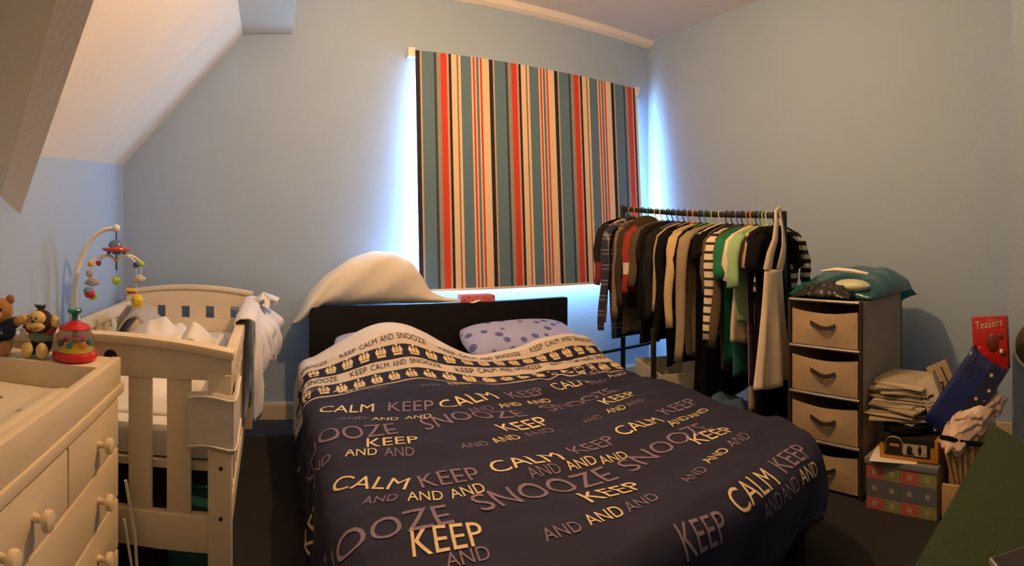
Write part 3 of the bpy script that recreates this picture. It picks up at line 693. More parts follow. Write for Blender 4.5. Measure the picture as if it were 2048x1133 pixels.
# ------------------------------------------------------------------ cot mobile
ax, ay, az = -.79, 2.04, .69
hx, hy = -.62, 2.04
t = thing('cot_mobile', 'baby mobile with curved cream arm clamped to the cot rail', 'cot mobile', (ax, ay, az))
arm = [(ax-.012, ay, .645), (ax-.016, ay, .72), (ax-.014, ay, .82), (ax, ay, .91), (ax+.03, ay, .985), (ax+.075, ay, 1.045), (ax+.12, ay, 1.072), (hx-.012, ay, 1.076)]
mb = MB(); mb.tube(arm, [.028, .021, .013, .0115, .011, .010, .0095, .009], 12); mb.build('arm', 'plastic_white', t, True)
MB().box(ax-.032, ax+.035, ay-.03, ay+.03, .615, .665).build('clamp', 'plastic_white', t, bevel=.008)
MB().ell((hx, hy, 1.076), (.016, .016, .017)).build('end_knob', 'plastic_white', t, True)
MB().tube([(hx, hy, 1.062), (hx, hy, .905)], .0035, 8).build('spindle', 'plastic_navy', t, True)
c = (hx, hy, .0)
mat('ufo_blue', (.10, .18, .32), .2)
u = MB().lathe([(.001, 1.000), (.040, 1.000), (.058, .995), (.060, .990), (.052, .984), (.032, .978), (.001, .978)], c, 28).build('saucer', 'plastic_red', t, True, fix=True)
MB().lathe([(.034, 1.0), (.032, 1.012), (.024, 1.023), (.010, 1.030), (.001, 1.031)], c, 24).build('saucer_dome', 'ufo_blue', u, True)
for k in range(4):
    a = k*PI/2+.6; MB().ell((hx+.032*math.cos(a), hy+.032*math.sin(a), .976), (.009, .009, .008), 10, 7).build('saucer_foot', 'plastic_teal', u, True)
    MB().ell((hx+.045*math.cos(a+.5), hy+.045*math.sin(a+.5), .9965), (.008, .006, .003), 8, 6).build('saucer_light', 'plastic_lime', u, True)
MB().ell((hx, hy, .945), (.010, .010, .009)).build('hub', 'plastic_orange', t, True)
ends = []
for k, (ang, cm) in enumerate(((R(200), 'plastic_orange'), (R(150), 'plastic_red'), (R(-25), 'plastic_navy'), (R(30), 'plastic_lime'))):
    ca, sa = math.cos(ang), math.sin(ang); rr = .105 if k != 1 else .11
    MB().tube([(hx, hy, .945), (hx+.03*ca, hy+.03*sa, .962), (hx+.06*ca, hy+.06*sa, .965), (hx+.085*ca, hy+.085*sa, .953), (hx+rr*ca, hy+rr*sa, .935)], .0045, 8).build('cross_arm', 'plastic_white', t, True)
    e = (hx+rr*ca, hy+rr*sa, .930); ends.append(e)
    MB().ell(e, .0125, 12, 8).build('bead', cm, t, True)
MB().tube([(hx, hy, .905), (hx, hy, .875)], .0015, 6).build('string', 'plastic_white', t); MB().ell((hx, hy, .862), .0185, 14, 9).build('bead', 'plastic_lime', t, True)
def cloud(p, s, par, m_):
    mb = MB()
    for dx, dz, r in ((-.6, 0, .55), (0, .25, .7), (.6, 0, .55), (0, -.15, .6)): mb.ell((p[0]+dx*s, p[1], p[2]+dz*s), (r*s, r*s*.6, r*s*.75), 12, 8)
    return mb.build('plush_cloud', m_, par, True)
e = ends[0]; MB().tube([e, (e[0], e[1], e[2]-.115)], .0015, 6).build('string', 'plastic_white', t)
MB().ell((e[0]-.004, e[1], e[2]-.038), (.016, .013, .016)).build('plush_moon', 'plush_grey', t, True)
cloud((e[0]+.006, e[1], e[2]-.075), .029, t, 'plush_grey')
p = (e[0]-.006, e[1], e[2]-.118)
hc = MB().ell(p, (.022, .017, .022)).build('plush_rocket', 'plastic_red', t, True)
mat('plush_blue', (.12, .28, .45), .9)
MB().ell((p[0]-.004, p[1]-.004, p[2]+.010), (.019, .016, .014)).build('rocket_window', 'plush_blue', hc, True)
MB().ell((p[0]+.014, p[1], p[2]-.014), (.014, .010, .012)).build('rocket_body', 'sleeve_maroon', hc, True)
for d in ((.026, -.020), (.034, -.012), (.012, -.028)): MB().ell((p[0]+d[0], p[1]-.006, p[2]+d[1]), (.008, .006, .006), 8, 6).build('rocket_fin', 'plastic_lime', hc, True)
e = ends[3]; MB().tube([e, (e[0], e[1], e[2]-.06)], .0015, 6).build('string', 'plastic_white', t)
cloud((e[0]-.006, e[1], e[2]-.062), .022, t, 'plush_white')
e = ends[2]; MB().tube([e, (e[0], e[1], e[2]-.13)], .0015, 6).build('string', 'plastic_white', t)
cloud((e[0]+.004, e[1], e[2]-.062), .020, t, 'plush_grey')
p = (e[0]-.018, e[1]-.01, e[2]-.10)
MB().ell(p, (.026, .020, .009)).build('plush_saucer', 'plastic_yellow', t, True); MB().ell((p[0], p[1], p[2]-.007), (.020, .016, .006)).build('plush_saucer_base', 'sleeve_maroon', t, True)
p = (e[0]+.006, e[1]-.005, e[2]-.142)
bl = MB().ell(p, .0265, 16, 10).build('plush_planet', 'plastic_yellow', t, True)
MB().ell((p[0]-.008, p[1]-.010, p[2]), (.008, .0155, .019)).build('planet_patch', 'plush_blue', bl, True); MB().ell((p[0]+.012, p[1]-.012, p[2]+.003), (.010, .011, .013)).build('planet_patch', 'plastic_lime', bl, True)

# ------------------------------------------------------------------ clothes rail
RX, RYN, RYF = 2.0, 1.335, 2.50
def railz(y): return 1.140 + .075*(y-RYN)/(RYF-RYN) - .012*math.sin(PI*(y-RYN)/(RYF-RYN))
cr_ = thing('clothes_rail', 'black metal clothes rail crowded with garments', 'clothes rail', (RX, 1.9, 0))
MB().tube([(RX, y, railz(y)) for y in lin(RYN, RYF, 12)], .0145, 10).build('top_bar', 'black_metal', cr_, True)
for y in (RYN, RYF):
    MB().tube([(RX, y, .03), (RX, y, railz(y)+.02)], .0155, 10).build('post', 'black_metal', cr_, True)
    MB().tube([(RX-.24, y, .03), (RX+.24, y, .03)], .013, 8).build('foot_bar', 'black_metal', cr_, True)
    for sx in (-.23, .23): MB().ell((RX+sx, y, .018), (.016, .012, .018), 10, 7).build('castor', 'black_metal', cr_, True)
MB().tube([(RX-.25, RYF, .355), (RX+.22, RYF, .365)], .011, 8).build('cross_bar', 'black_metal', cr_, True)
# an inner upright nearer the bed
MB().tube([(1.678, 1.864, .0), (1.678, 1.864, .60)], .013, 10).build('inner_post', 'black_metal', cr_, True)

def cloth_mat(name, col, rough=.95): return mat(name, col, rough, .15, 40, .4, 300, Specular_IOR_Level=.12)
BLK = cloth_mat('cloth_black', (.0045, .0045, .0055)); CHA = cloth_mat('cloth_charcoal', (.014, .013, .015)); BRW = cloth_mat('cloth_brown', (.045, .032, .022))
REDC = cloth_mat('cloth_red', (.26, .02, .016)); OLV = cloth_mat('cloth_olive', (.085, .065, .036)); BEI = cloth_mat('cloth_beige', (.36, .28, .17)); CRE = cloth_mat('cloth_cream', (.50, .39, .21))
TAU = cloth_mat('cloth_taupe', (.27, .215, .15)); GRN = cloth_mat('cloth_green', (.02, .16, .09)); MNT = cloth_mat('cloth_mint', (.28, .46, .26)); WHT = cloth_mat('cloth_white', (.66, .58, .47)); NVY = cloth_mat('cloth_navy', (.015, .018, .05))
PUR = cloth_mat('cloth_purple', (.03, .015, .06)); BLU = cloth_mat('cloth_blue', (.05, .10, .22)); PNK = cloth_mat('cloth_blush', (.45, .33, .25)); TEA = cloth_mat('cloth_teal', (.02, .11, .12))
PLD = bands('cloth_plaid', [(0, (.015, .02, .05)), (.55, (.20, .20, .22)), (.68, (.015, .02, .05)), (.84, (.45, .45, .45)), (.9, (.015, .02, .05))], 2, .085, 0, .9, (0, .07, [(0, (.02, .025, .06)), (.6, (.30, .30, .30)), (.75, (.02, .02, .05))]))
TWD = bands('cloth_tweed', [(0, (.30, .22, .13)), (.5, (.10, .075, .05))], 2, .012, 0, .9)
STR = bands('cloth_striped', [(0, (.62, .55, .44)), (.68, (.012, .012, .012))], 2, .040, 0, .9)
BRS = bands('cloth_black_white', [(0, (.012, .012, .012)), (.5, (.60, .57, .50))], 2, .045, 0, .9)
RWT = bands('cloth_red_white', [(0, (.60, .52, .42)), (.06, (.26, .02, .016))], 2, 1.0, -.292, .9)
HGR = ['black_metal', 'black_metal', 'black_metal', 'plastic_white', 'plastic_orange', 'plastic_lime']
mat('hanger_green', (.05, .25, .12), .4); mat('hanger_lilac', (.14, .12, .30), .4); mat('hanger_tan', (.35, .22, .12), .5)
def hanger(y, m_, label):
    z = railz(y); t = thing('clothes_hanger', label, 'hanger', (RX, y, z), 'hangers on the clothes rail')
    pts = [(RX+.0195*math.cos(a), y, z+.0195*math.sin(a)) for a in lin(-.5, PI, 9)] + [(RX-.006, y, z-.03), (RX, y, z-.045)]
    MB().tube(pts, .0028, 6).build('hook', m_, t, True)
    MB().tube([(RX-.165, y, z-.098), (RX-.08, y, z-.066), (RX, y, z-.045), (RX+.08, y, z-.066), (RX+.165, y, z-.098)], .005, 6).build('shoulders', m_, t, True)
    return t
def garment(name, label, cat, y, hem, m_, hw=.20, sleeve=None, th=.015, flare=0, seed=0, neck=.065, sm_=None, collar=None, dx=0, strap=False, zoff=0, hood=None, sr=None):
    z0 = railz(y) - .052 + zoff; x0 = RX+dx
    t = thing(name, label, cat, (x0, y, z0), 'garments hanging on the clothes rail')
    L = z0 - hem; n = 26; rings = []; sr = sr or .72 + .28*abs(math.sin(seed*2.3)); lean = .02*math.sin(seed*1.9)
    for k in range(n+1):
        f = k/n; d = f*L; z = z0 - d
        sl = min(1, d/.055)
        if strap: w = .05 + .10*sm(.02, .16, d) + flare*f
        else: w = neck + (hw-neck)*math.sin(sl*PI/2)**.9; w *= 1 - .10*sm(.06, .16, d); w += flare*f
        tt = th*(.35 + .65*sl)*(1 + .35*f)
        r = []
        for i in range(24):
            a = 2*PI*i/24; ca, sa = math.cos(a), math.sin(a)
            fold = 1 + .35*math.sin(ca*9 + seed*1.7 + f*1.5)*sm(.1, .5, f)
            xx = x0 + w*math.copysign(abs(ca)**.75, ca) + .008*math.sin(seed+f*5)
            yy = y + tt*math.copysign(abs(sa)**.85, sa)*fold + .007*math.sin(seed*2.1+f*4)
            zz = z + (.010*math.sin(ca*5+seed) if k == n else 0)
            r.append((xx, yy, zz))
        rings.append(r)
    mb = MB(); mb.loft(rings); mb.build('bodice' if strap else 'body', m_, t, True, angle=180, fix=True)
    if sleeve:
        for s in (-1, 1):
            zs = z0 - .05; ln_ = sleeve
            pts = [(x0+s*(hw-.05), y, zs+.005), (x0+s*(hw-.005), y-.004, zs-.025), (x0+s*(hw+.016), y-.008, zs-.08)]; rs = [.040, .046, .043]
            m2 = max(2, int(ln_/.06))
            for q in range(1, m2+1):
                f = q/m2; pts.append((x0+s*(hw+.020+.028*f*ln_/.45+.006*math.sin(seed+f*6)), y-.010-.012*f+.006*math.sin(seed*3+f*7), zs-.08-(ln_-.08)*f)); rs.append(.042-.010*f*(1 if ln_ > .3 else .2))
            mb = MB(); mb.tube(pts, [q*sr for q in rs], 12, .52); mb.build('sleeve', sm_ or m_, t, True, angle=180)
    if collar:
        mb = MB(); mb.tube([(x0-neck-.02, y+.012, z0-.012), (x0-neck, y-.014, z0+.006), (x0, y-.026, z0-.004), (x0+neck, y-.014, z0+.006), (x0+neck+.02, y+.012, z0-.012)], .014, 8); mb.build('collar', collar, t, True)
    if hood:
        mb = MB(); mb.ell((x0-.06, y-.045, z0-.035), (.10, .045, .06), 14, 9); mb.build('hood', hood, t, True)
    return t
bands('cloth_red_cuff', [(0, (.20, .02, .02)), (.24, (.0045, .0045, .0055))], 2, 1.0, -.5, .95)
G = [ # name, label, category, y, hem, material, kwargs
 ('jacket', 'black jacket with red lower sleeves at the window end of the rail', 'jacket', 2.455, .73, BLK, dict(sleeve=.34, hw=.205, sm_='cloth_red_cuff')),
 ('shirt', 'thin white shirt showing below the black jacket by the window', 'shirt', 2.425, .58, WHT, dict(hw=.17, sleeve=.55)),
 ('plaid_shirt', 'navy and white plaid long-sleeved shirt on the rail', 'shirt', 2.375, .47, PLD, dict(sleeve=.58, hw=.215, collar=PLD)),
 ('blouse', 'brown tweed blouse beside the plaid shirt', 'blouse', 2.315, .50, TWD, dict(sleeve=.50, hw=.175)),
 ('hooded_jacket', 'dark brown hooded jacket on the rail', 'jacket', 2.255, .64, BRW, dict(sleeve=.42, hw=.20, th=.03, hood=BRW)),
 ('track_jacket', 'red jacket with a white hem band on the rail', 'jacket', 2.195, .735, RWT, dict(sleeve=.34, hw=.205)),
 ('top', 'olive short-sleeved top next to the red jacket', 'top', 2.15, .73, OLV, dict(sleeve=.30, hw=.20)),
 ('dress', 'charcoal dress hanging beside the olive top', 'dress', 2.10, .49, CHA, dict(sleeve=.16, hw=.19, flare=.05)),
 ('cardigan', 'black cardigan hanging beside the charcoal dress', 'cardigan', 2.06, .53, BLK, dict(sleeve=.46, hw=.20)),
 ('jumper', 'charcoal knitted jumper between two dark cardigans', 'jumper', 2.02, .55, CHA, dict(sleeve=.45, hw=.20)),
 ('shirt', 'beige shirt with narrow long sleeves among dark garments', 'shirt', 1.975, .70, BEI, dict(sleeve=.40, hw=.185, sr=.65)),
 ('coat', 'long black coat behind the beige shirt', 'coat', 1.935, .44, BLK, dict(sleeve=.54, hw=.20)),
 ('dress', 'long black dress next to the black coat', 'dress', 1.895, .40, BLK, dict(hw=.17, flare=.05)),
 ('cardigan', 'pale cream cardigan with long sleeves on the rail', 'cardigan', 1.855, .64, CRE, dict(sleeve=.46, hw=.205, sr=.7)),
 ('jacket', 'plain black jacket between cream and taupe cardigans', 'jacket', 1.815, .60, BLK, dict(sleeve=.30, hw=.19)),
 ('long_cardigan', 'long taupe knitted cardigan on the rail', 'cardigan', 1.765, .47, TAU, dict(sleeve=.60, hw=.215, th=.03)),
 ('dress', 'long black evening dress beside the taupe cardigan', 'dress', 1.715, .29, BLK, dict(hw=.18, flare=.05, sleeve=.12)),
 ('dress', 'ankle-length black dress with cap sleeves on the rail', 'dress', 1.675, .25, BLK, dict(hw=.175, flare=.04, sleeve=.10)),
 ('top', 'olive brown top with elbow sleeves on the rail', 'top', 1.64, .62, OLV, dict(sleeve=.27, hw=.18)),
 ('striped_top', 'cream and black striped top with long sleeves', 'top', 1.605, .59, STR, dict(sleeve=.47, hw=.20, sr=.7)),
 ('cardigan', 'olive cardigan beside the striped top', 'cardigan', 1.575, .43, OLV, dict(sleeve=.50, hw=.19)),
 ('t_shirt', 'emerald green short-sleeved shirt on the rail', 'shirt', 1.54, .47, GRN, dict(sleeve=.19, hw=.205)),
 ('dress', 'dark teal dress hanging behind the mint shirt', 'dress', 1.515, .40, TEA, dict(hw=.17, sleeve=.10)),
 ('t_shirt', 'white short-sleeved shirt beside the mint shirt', 'shirt', 1.49, .56, WHT, dict(sleeve=.20, hw=.20)),
 ('t_shirt', 'mint green short-sleeved shirt on the rail', 'shirt', 1.465, .66, MNT, dict(sleeve=.22, hw=.205)),
 ('dress', 'blush pink long dress hanging by the mint shirt', 'dress', 1.445, .24, PNK, dict(hw=.155, sleeve=.14, flare=-.02)),
 ('dress', 'dark purple dress beside the blush dress', 'dress', 1.425, .38, PUR, dict(hw=.16)),
 ('dress', 'full-length black dress in front of the black and white striped top', 'dress', 1.345, .15, BLK, dict(hw=.15, sleeve=.14, th=.018, dx=-.07)),
 ('striped_top', 'black and white striped top at the chest end of the rail', 'top', 1.385, .55, BRS, dict(sleeve=.24, hw=.165, th=.022, dx=.055)),
]
for i, (nm, lb, ct, y, hem, m_, kw) in enumerate(G):
    garment(nm, lb, ct, y, hem, m_, seed=i*1.37, **kw)
    hm = ['black_metal', 'black_metal', 'plastic_white', 'hanger_lilac', 'plastic_orange', 'plastic_lime', 'black_metal', 'hanger_tan', 'hanger_green', 'black_metal'][i*7 % 10]
    hc_ = {'black_metal': 'black', 'plastic_white': 'white plastic', 'hanger_lilac': 'lilac', 'plastic_orange': 'orange', 'plastic_lime': 'lime green', 'hanger_tan': 'tan wooden', 'hanger_green': 'dark green'}[hm]
    hl = hc_ + ' hanger carrying the ' + ' '.join(lb.split(' on the rail')[0].split()[:9])
    hanger(y, hm, hl)
# cream sun dress hung by its straps at the end of the rail
y = 1.285; x0 = 1.845
t = thing('sun_dress', 'cream sleeveless sun dress hung by its straps over the rail end', 'dress', (x0, y, .4), 'garments hanging on the clothes rail')
rings = []
for k in range(31):
    f = k/30; z = .90 - .49*f; wl = .062 + .018*f + .055*f**1.5; r = []
    for i in range(36):
        a = 2*PI*i/36; ca, sa = math.cos(a), math.sin(a)
        fo = 1 + (.30*math.sin(a*7+1) + .18*math.sin(a*11))*sm(.05, .6, f)
        r.append((x0 + wl*ca + .02*f*0, y + (.020+.018*f)*sa*fo, z + (.006*math.sin(a*4) if k == 30 else 0)))
    rings.append(r)
mb = MB(); mb.loft(rings); mb.build('skirt', WHT, t, True, angle=180, fix=True)
MB().tube([(x0-.045, y, .90), (x0-.030, y-.006, .97), (x0-.004, y-.012, 1.03), (x0+.012, y-.008, 1.10), (x0+.03, y+.008, 1.150), (x0+.10, y+.035, 1.170)], [.026, .023, .018, .014, .012, .012], 10, .5).build('strap', WHT, t, True)
MB().tube([(x0+.05, y, .90), (x0+.063, y-.004, .95), (x0+.072, y-.006, 1.0), (x0+.076, y, 1.06), (x0+.09, y+.02, 1.12), (x0+.13, y+.055, 1.172)], [.022, .019, .014, .010, .009, .009], 10, .5).build('strap', WHT, t, True)

# ------------------------------------------------------------------ under the rail
def open_box(name, x0, x1, y0, y1, z0, z1, m_, label, cat, inner=None, th=.006):
    t = thing(name, label, cat, ((x0+x1)/2, (y0+y1)/2, z0))
    for b in ((x0, x1, y0, y0+th), (x0, x1, y1-th, y1), (x0, x0+th, y0+th, y1-th), (x1-th, x1, y0+th, y1-th)): MB().box(*b, z0, z1).build('side_panel', m_, t)
    MB().box(x0+th, x1-th, y0+th, y1-th, z0, z0+th).build('bottom_panel', inner or m_, t)
    return t
mat('card_white', (.50, .50, .40), .7); mat('card_dark', (.035, .030, .022), .8)
mb = MB(); mb.M = Matrix.Translation((1.685, 1.815, 0)) @ Matrix.Rotation(R(-21), 4, 'Z'); mb.box(0, .27, 0, .37, 0, .20)
tag(mb.build('storage_crate', 'card_dark', bevel=.004), 'dark crate holding up the open white box under the clothes rail', 'crate')
ob = open_box('open_box', 0, .28, 0, .38, .202, .385, 'card_white', 'open white cardboard box under the hanging clothes', 'box', 'card_dark')
for c in ob.children:                      # turn the box on the floor: meshes were built about the corner
    for v in c.data.vertices: v.co += ob.location
    for v in c.data.vertices: v.co = Matrix.Rotation(R(-21), 3, 'Z') @ v.co
    for v in c.data.vertices: v.co -= ob.location - Vector((1.682, 1.812, 0)) + (Vector((1.85, 1.95, .202)) - ob.location)
ob.location = (1.85, 1.95, .202)
mat('bag_blue', (.06, .12, .22), .3)
def blob(name, c, r, m_, label, cat, amp=.25, fr=4, seed=0, n=24, mm=14):
    mb = MB(); mb.ell((0, 0, 0), r, n, mm); out = []
    for v in mb.v:
        p = Vector(v); k = 1 + amp*noise.noise(Vector((p.x/r[0]*fr*.5+seed, p.y/r[1]*fr*.5, p.z/r[2]*fr*.5)))
        q = p*k; q.z = max(q.z, -r[2]*.8); out.append(tuple(q + Vector(c)))
    mb.v = out; return tag(mb.build(name, m_, smooth=True, angle=180), label, cat)
blob('carrier_bag', (1.90, 1.60, .128), (.13, .11, .16), 'bag_blue', 'crumpled blue carrier bag on the floor under the clothes', 'bag', .3, 4, 2)
mat('jar_grey', (.42, .45, .46), .5)
tag(MB().lathe([(.001, 0), (.045, 0), (.048, .01), (.046, .14), (.05, .15), (.05, .17), (.046, .172), (.001, .172)], (1.74, 1.49, .10), 24).build('tub', 'jar_grey', smooth=True, fix=True), 'pale grey plastic tub under the hanging clothes', 'tub')
tag(MB().box(1.66, 1.84, 1.40, 1.58, 0, .098).build('shoe_box', 'card_dark', bevel=.003), 'dark shoe box carrying the grey tub', 'box')
blob('cloth_bundle', (1.68, 1.63, .112), (.06, .05, .14), 'white_sheet', 'bunched white cloth beside the bed under the rail', 'cloth', .3, 5, 9)
blob('sweet_packet', (1.67, 1.37, .10), (.035, .03, .125), 'plastic_yellow', 'small yellow packet standing under the rail', 'packet', .3, 5, 4)
blob('dark_bag', (2.02, 1.30, .16), (.15, .06, .20), BLK, 'dark bag slumped under the end of the rail', 'bag', .2, 3, 5)

# ------------------------------------------------------------------ fabric drawer chest
FX0, FX1, FY0, FY1, FZ = 1.855, 2.30, .872, 1.218, .785
t = thing('drawer_chest', 'narrow chest of four beige fabric drawers on a metal frame', 'chest of drawers', (2.07, 1.05, 0))
for x in (FX0+.006, FX1-.006):
    for y in (FY0+.006, FY1-.006): MB().tube([(x, y, 0), (x, y, FZ)], .008, 8).build('post', 'dark_brown', t, True)
for y in (FY0+.002, FY1-.002): MB().box(FX0+.014, FX1-.014, y-.002, y+.002, .015, FZ-.004).build('side_panel', 'canvas_grey', t)
MB().box(FX1-.006, FX1-.002, FY0+.014, FY1-.014, .015, FZ-.004).build('back_panel', 'canvas_grey', t)
MB().box(FX0+.01, FX1-.01, FY0+.006, FY1-.006, FZ-.006, FZ-.001).build('top_panel', 'dark_brown', t)
for k in range(4):
    zb = .012 + .193*k
    MB().tube([(FX0+.002, FY0+.01, zb+.188), (FX0+.002, FY1-.01, zb+.188)], .0065, 8).build('front_rail', 'silver', t, True)
    MB().box(FX0+.02, FX1-.01, FY0+.008, FY1-.008, zb-.004, zb).build('shelf', 'dark_brown', t)
    # sagging fabric drawer front
    def fr(u, v):
        y = FY0+.020 + (FY1-FY0-.040)*u; sag = .014*math.sin(PI*u)
        z = zb+.003 + (.147 - sag)*v
        x = FX0+.006 - .008*math.sin(PI*u)*math.sin(PI*v) + .0025*noise.noise(Vector((u*4, v*3, k*3)))
        return (x, y, z)
    mb = MB(); us = lin(0, 1, 18); vs_ = lin(0, 1, 12); nu = len(us)
    front = [fr(u, v) for v in vs_ for u in us]; back = [(FX1-.03, p[1], p[2]) for p in front]
    mb.add(front, [(j*nu+i+1, j*nu+i, (j+1)*nu+i, (j+1)*nu+i+1) for j in range(11) for i in range(nu-1)])
    o_ = len(front); mb.add([front[i] for i in range(nu)] + [back[i] for i in range(nu)], [(i, i+1, nu+i+1, nu+i) for i in range(nu-1)])
    for col in (0, nu-1):
        mb.add([front[j*nu+col] for j in range(12)] + [back[j*nu+col] for j in range(12)], [(j, j+1, 12+j+1, 12+j) for j in range(11)])
    d = mb.build('drawer', 'canvas', t, True, angle=60)
    mb = MB(); yc = (FY0+FY1)/2; zc = zb+.097
    pts = [(FX0-.006-(.016*math.sin(PI*u)), yc+.058*(1-2*u), zc - .012*math.sin(PI*u) - .006*u + .004*math.sin(2*PI*u)) for u in lin(0, 1, 9)]
    mb.loft([[(p[0]-.0015, p[1], p[2]-.009), (p[0]+.0015, p[1], p[2]-.009), (p[0]+.0015, p[1], p[2]+.009), (p[0]-.0015, p[1], p[2]+.009)] for p in pts]); mb.build('strap_handle', 'dark_brown', d, True)
# bag of wrapped things on top
m = mat('bag_teal', (.03, .22, .28), .18, .15, 30, .5, 40); m.node_tree.nodes['Principled BSDF'].inputs['Transmission Weight'].default_value = .55
m = mat('foil_dark', (.03, .03, .028), .10, .3, 30, .6, 30, metal=.3)
def tb(u, v):
    x = FX0+.06 + (FX1-FX0+.10)*u; y = FY1+.04 - (FY1-FY0+.06)*v
    h = .105*(max(0, 1-abs(2*u-1)**3)*max(0, 1-abs(2*v-1)**3))**.6
    z = FZ + .004 + h*(.8+.4*u) + .018*noise.noise(Vector((u*5, v*5, 3)))*(1 if h > .02 else 0)
    if u > .86 : z = FZ+.004 - (u-.86)/.14*.16*(.6+.4*math.sin(v*4+.4))
    return (x, y, z)
heap('plastic_bag', tb, lin(0, 1, 46), lin(0, 1, 40), 'bag_teal', 'translucent teal plastic bag lying on top of the drawer chest', 'bag', .002)
def foil(u, v):
    x = FX0-.002 + .20*u; y = FY1-.02 - .27*v
    z = FZ + .006 + .055*(max(0, 1-abs(2*u-1)**2)*max(0, 1-abs(2*v-1)**2.5))**.7 + .022*abs(noise.noise(Vector((u*6, v*9, 1))))
    return (x, y, z)
heap('foil_wrapper', foil, lin(0, 1, 34), lin(0, 1, 40), 'foil_dark', 'shiny dark foil wrapper at the front edge of the drawer chest', 'wrapper', .002)
mat('pale_green', (.55, .60, .42), .35)
tag(MB().tube([(2.00, 1.13, FZ+.105), (1.98, 1.05, FZ+.116), (1.98, .97, FZ+.112), (2.0, .91, FZ+.10)], [.012, .018, .018, .012], 12, .5).build('wrapped_tray', 'plastic_white', smooth=True), 'white rim of a wrapped tray on the teal bag', 'tray')
tag(MB().ell((1.955, .965, FZ+.052), (.05, .085, .028), 20, 10).build('wrapped_packet', 'pale_green', smooth=True), 'pale green rounded packet beside the foil wrapper', 'packet')

# ------------------------------------------------------------------ pile in the alcove
BX0, BX1, BY0, BY1, BZ = 1.825, 2.16, .555, .838, .195
t = thing('patchwork_box', 'storage box printed with pink, green and blue squares on the floor', 'storage box', (1.99, .70, 0))
mat('kraft', (.40, .28, .15), .8, .1); mat('patch_pink', (.42, .10, .10), .8); mat('patch_green', (.22, .24, .11), .8); mat('patch_blue', (.10, .12, .16), .8); mat('patch_lid', (.16, .17, .20), .8); mat('motif', (.38, .30, .22), .8, bump=0)
MB().box(BX0, BX1, BY0, BY1, 0, BZ-.02).build('body', 'kraft', t)
MB().box(BX0-.006, BX1+.006, BY0-.006, BY1+.006, BZ-.022, BZ).build('lid', 'patch_lid', t, bevel=.002)
nc = 4; wy = (BY1-BY0)/nc
for r_ in range(3):
    for c_ in range(nc):
        z0 = [.118, .050, .002][r_]; z1 = [.172, .116, .048][r_]
        mm = 'patch_blue' if r_ == 1 else ('patch_pink' if c_ % 2 == 0 else 'patch_green')
        y1 = BY1 - wy*c_; p = MB().box(BX0-.0015, BX0, y1-wy+.001, y1-.001, z0, z1).build('patch', mm, t)
        mb = MB(); mb.M = Matrix.Translation((BX0-.0016, y1-wy/2, (z0+z1)/2)) @ Matrix.Rotation(-PI/2, 4, 'Y')
        mb.lathe([(.001, 0), (.012, 0), (.012, .0008), (.001, .0008)], n=5 if r_ == 1 else 10); mb.build('motif', 'motif', p)
mb = MB(); mb.M = Matrix.Translation((1.885, .77, BZ+.0015)) @ Matrix.Rotation(R(12), 4, 'Z'); mb.box(-.085, .09, -.12, .06, 0, .0015)
tag(mb.build('paper_sheet', 'white_cloth'), 'white paper sheet under the orange shoe box', 'paper')
# orange shoe box
t = thing('shoe_box', 'orange and black shoe box on top of the patchwork box', 'box', (1.96, .69, BZ+.004))
mat('card_orange', (.50, .22, .03), .6); mat('card_black', (.014, .012, .010), .5); mat('card_label', (.40, .37, .32), .6)
Ms = Matrix.Translation((1.965, .678, BZ+.004)) @ Matrix.Rotation(R(3), 4, 'Z')
def sb(name, m_, *b, bev=0, par=t):
    mb = MB(); mb.M = Ms; mb.box(*b); return mb.build(name, m_, par, bevel=bev)
sb('body', 'card_orange', -.125, .125, -.115, .115, 0, .084, bev=.002)
sb('lid', 'card_black', -.128, .128, -.10, .118, .060, .088, bev=.002)
sb('front_panel', 'card_black', -.1265, -.125, -.085, .095, .016, .078)
lb_ = sb('label', 'card_label', -.1280, -.1266, -.072, .020, .022, .066)
for (y, z, a, b) in ((-.005, .043, .012, .016), (-.045, .044, .007, .018)):
    mb = MB(); mb.M = Ms; mb.ell((-.1285, y, z), (.0012, a, b), 10, 7); mb.build('shoe_picture', 'card_black', lb_)
mb = MB(); mb.M = Ms; mb.box(-.1285, -.128, -.004-.018, .006, .024, .032); mb.build('shoe_picture', 'card_black', lb_)
mb = MB(); mb.M = Ms; mb.box(-.1288, -.128, -.068, -.056, .025, .036); mb.build('price_patch', 'kraft', lb_)
mb = MB(); mb.M = Ms; mb.tube([(-.128, .088, .03), (-.1285, .088, .068), (-.1285, .078, .082), (-.1285, .055, .088), (-.1285, .032, .082), (-.1285, .022, .068), (-.128, .022, .03)], .0022, 6); mb.build('arch_logo', 'silver', t, True)
mb = MB(); mb.M = Ms; mb.box(-.1275, -.1268, .036, .074, .050, .064); mb.build('arch_patch', 'card_orange', t)
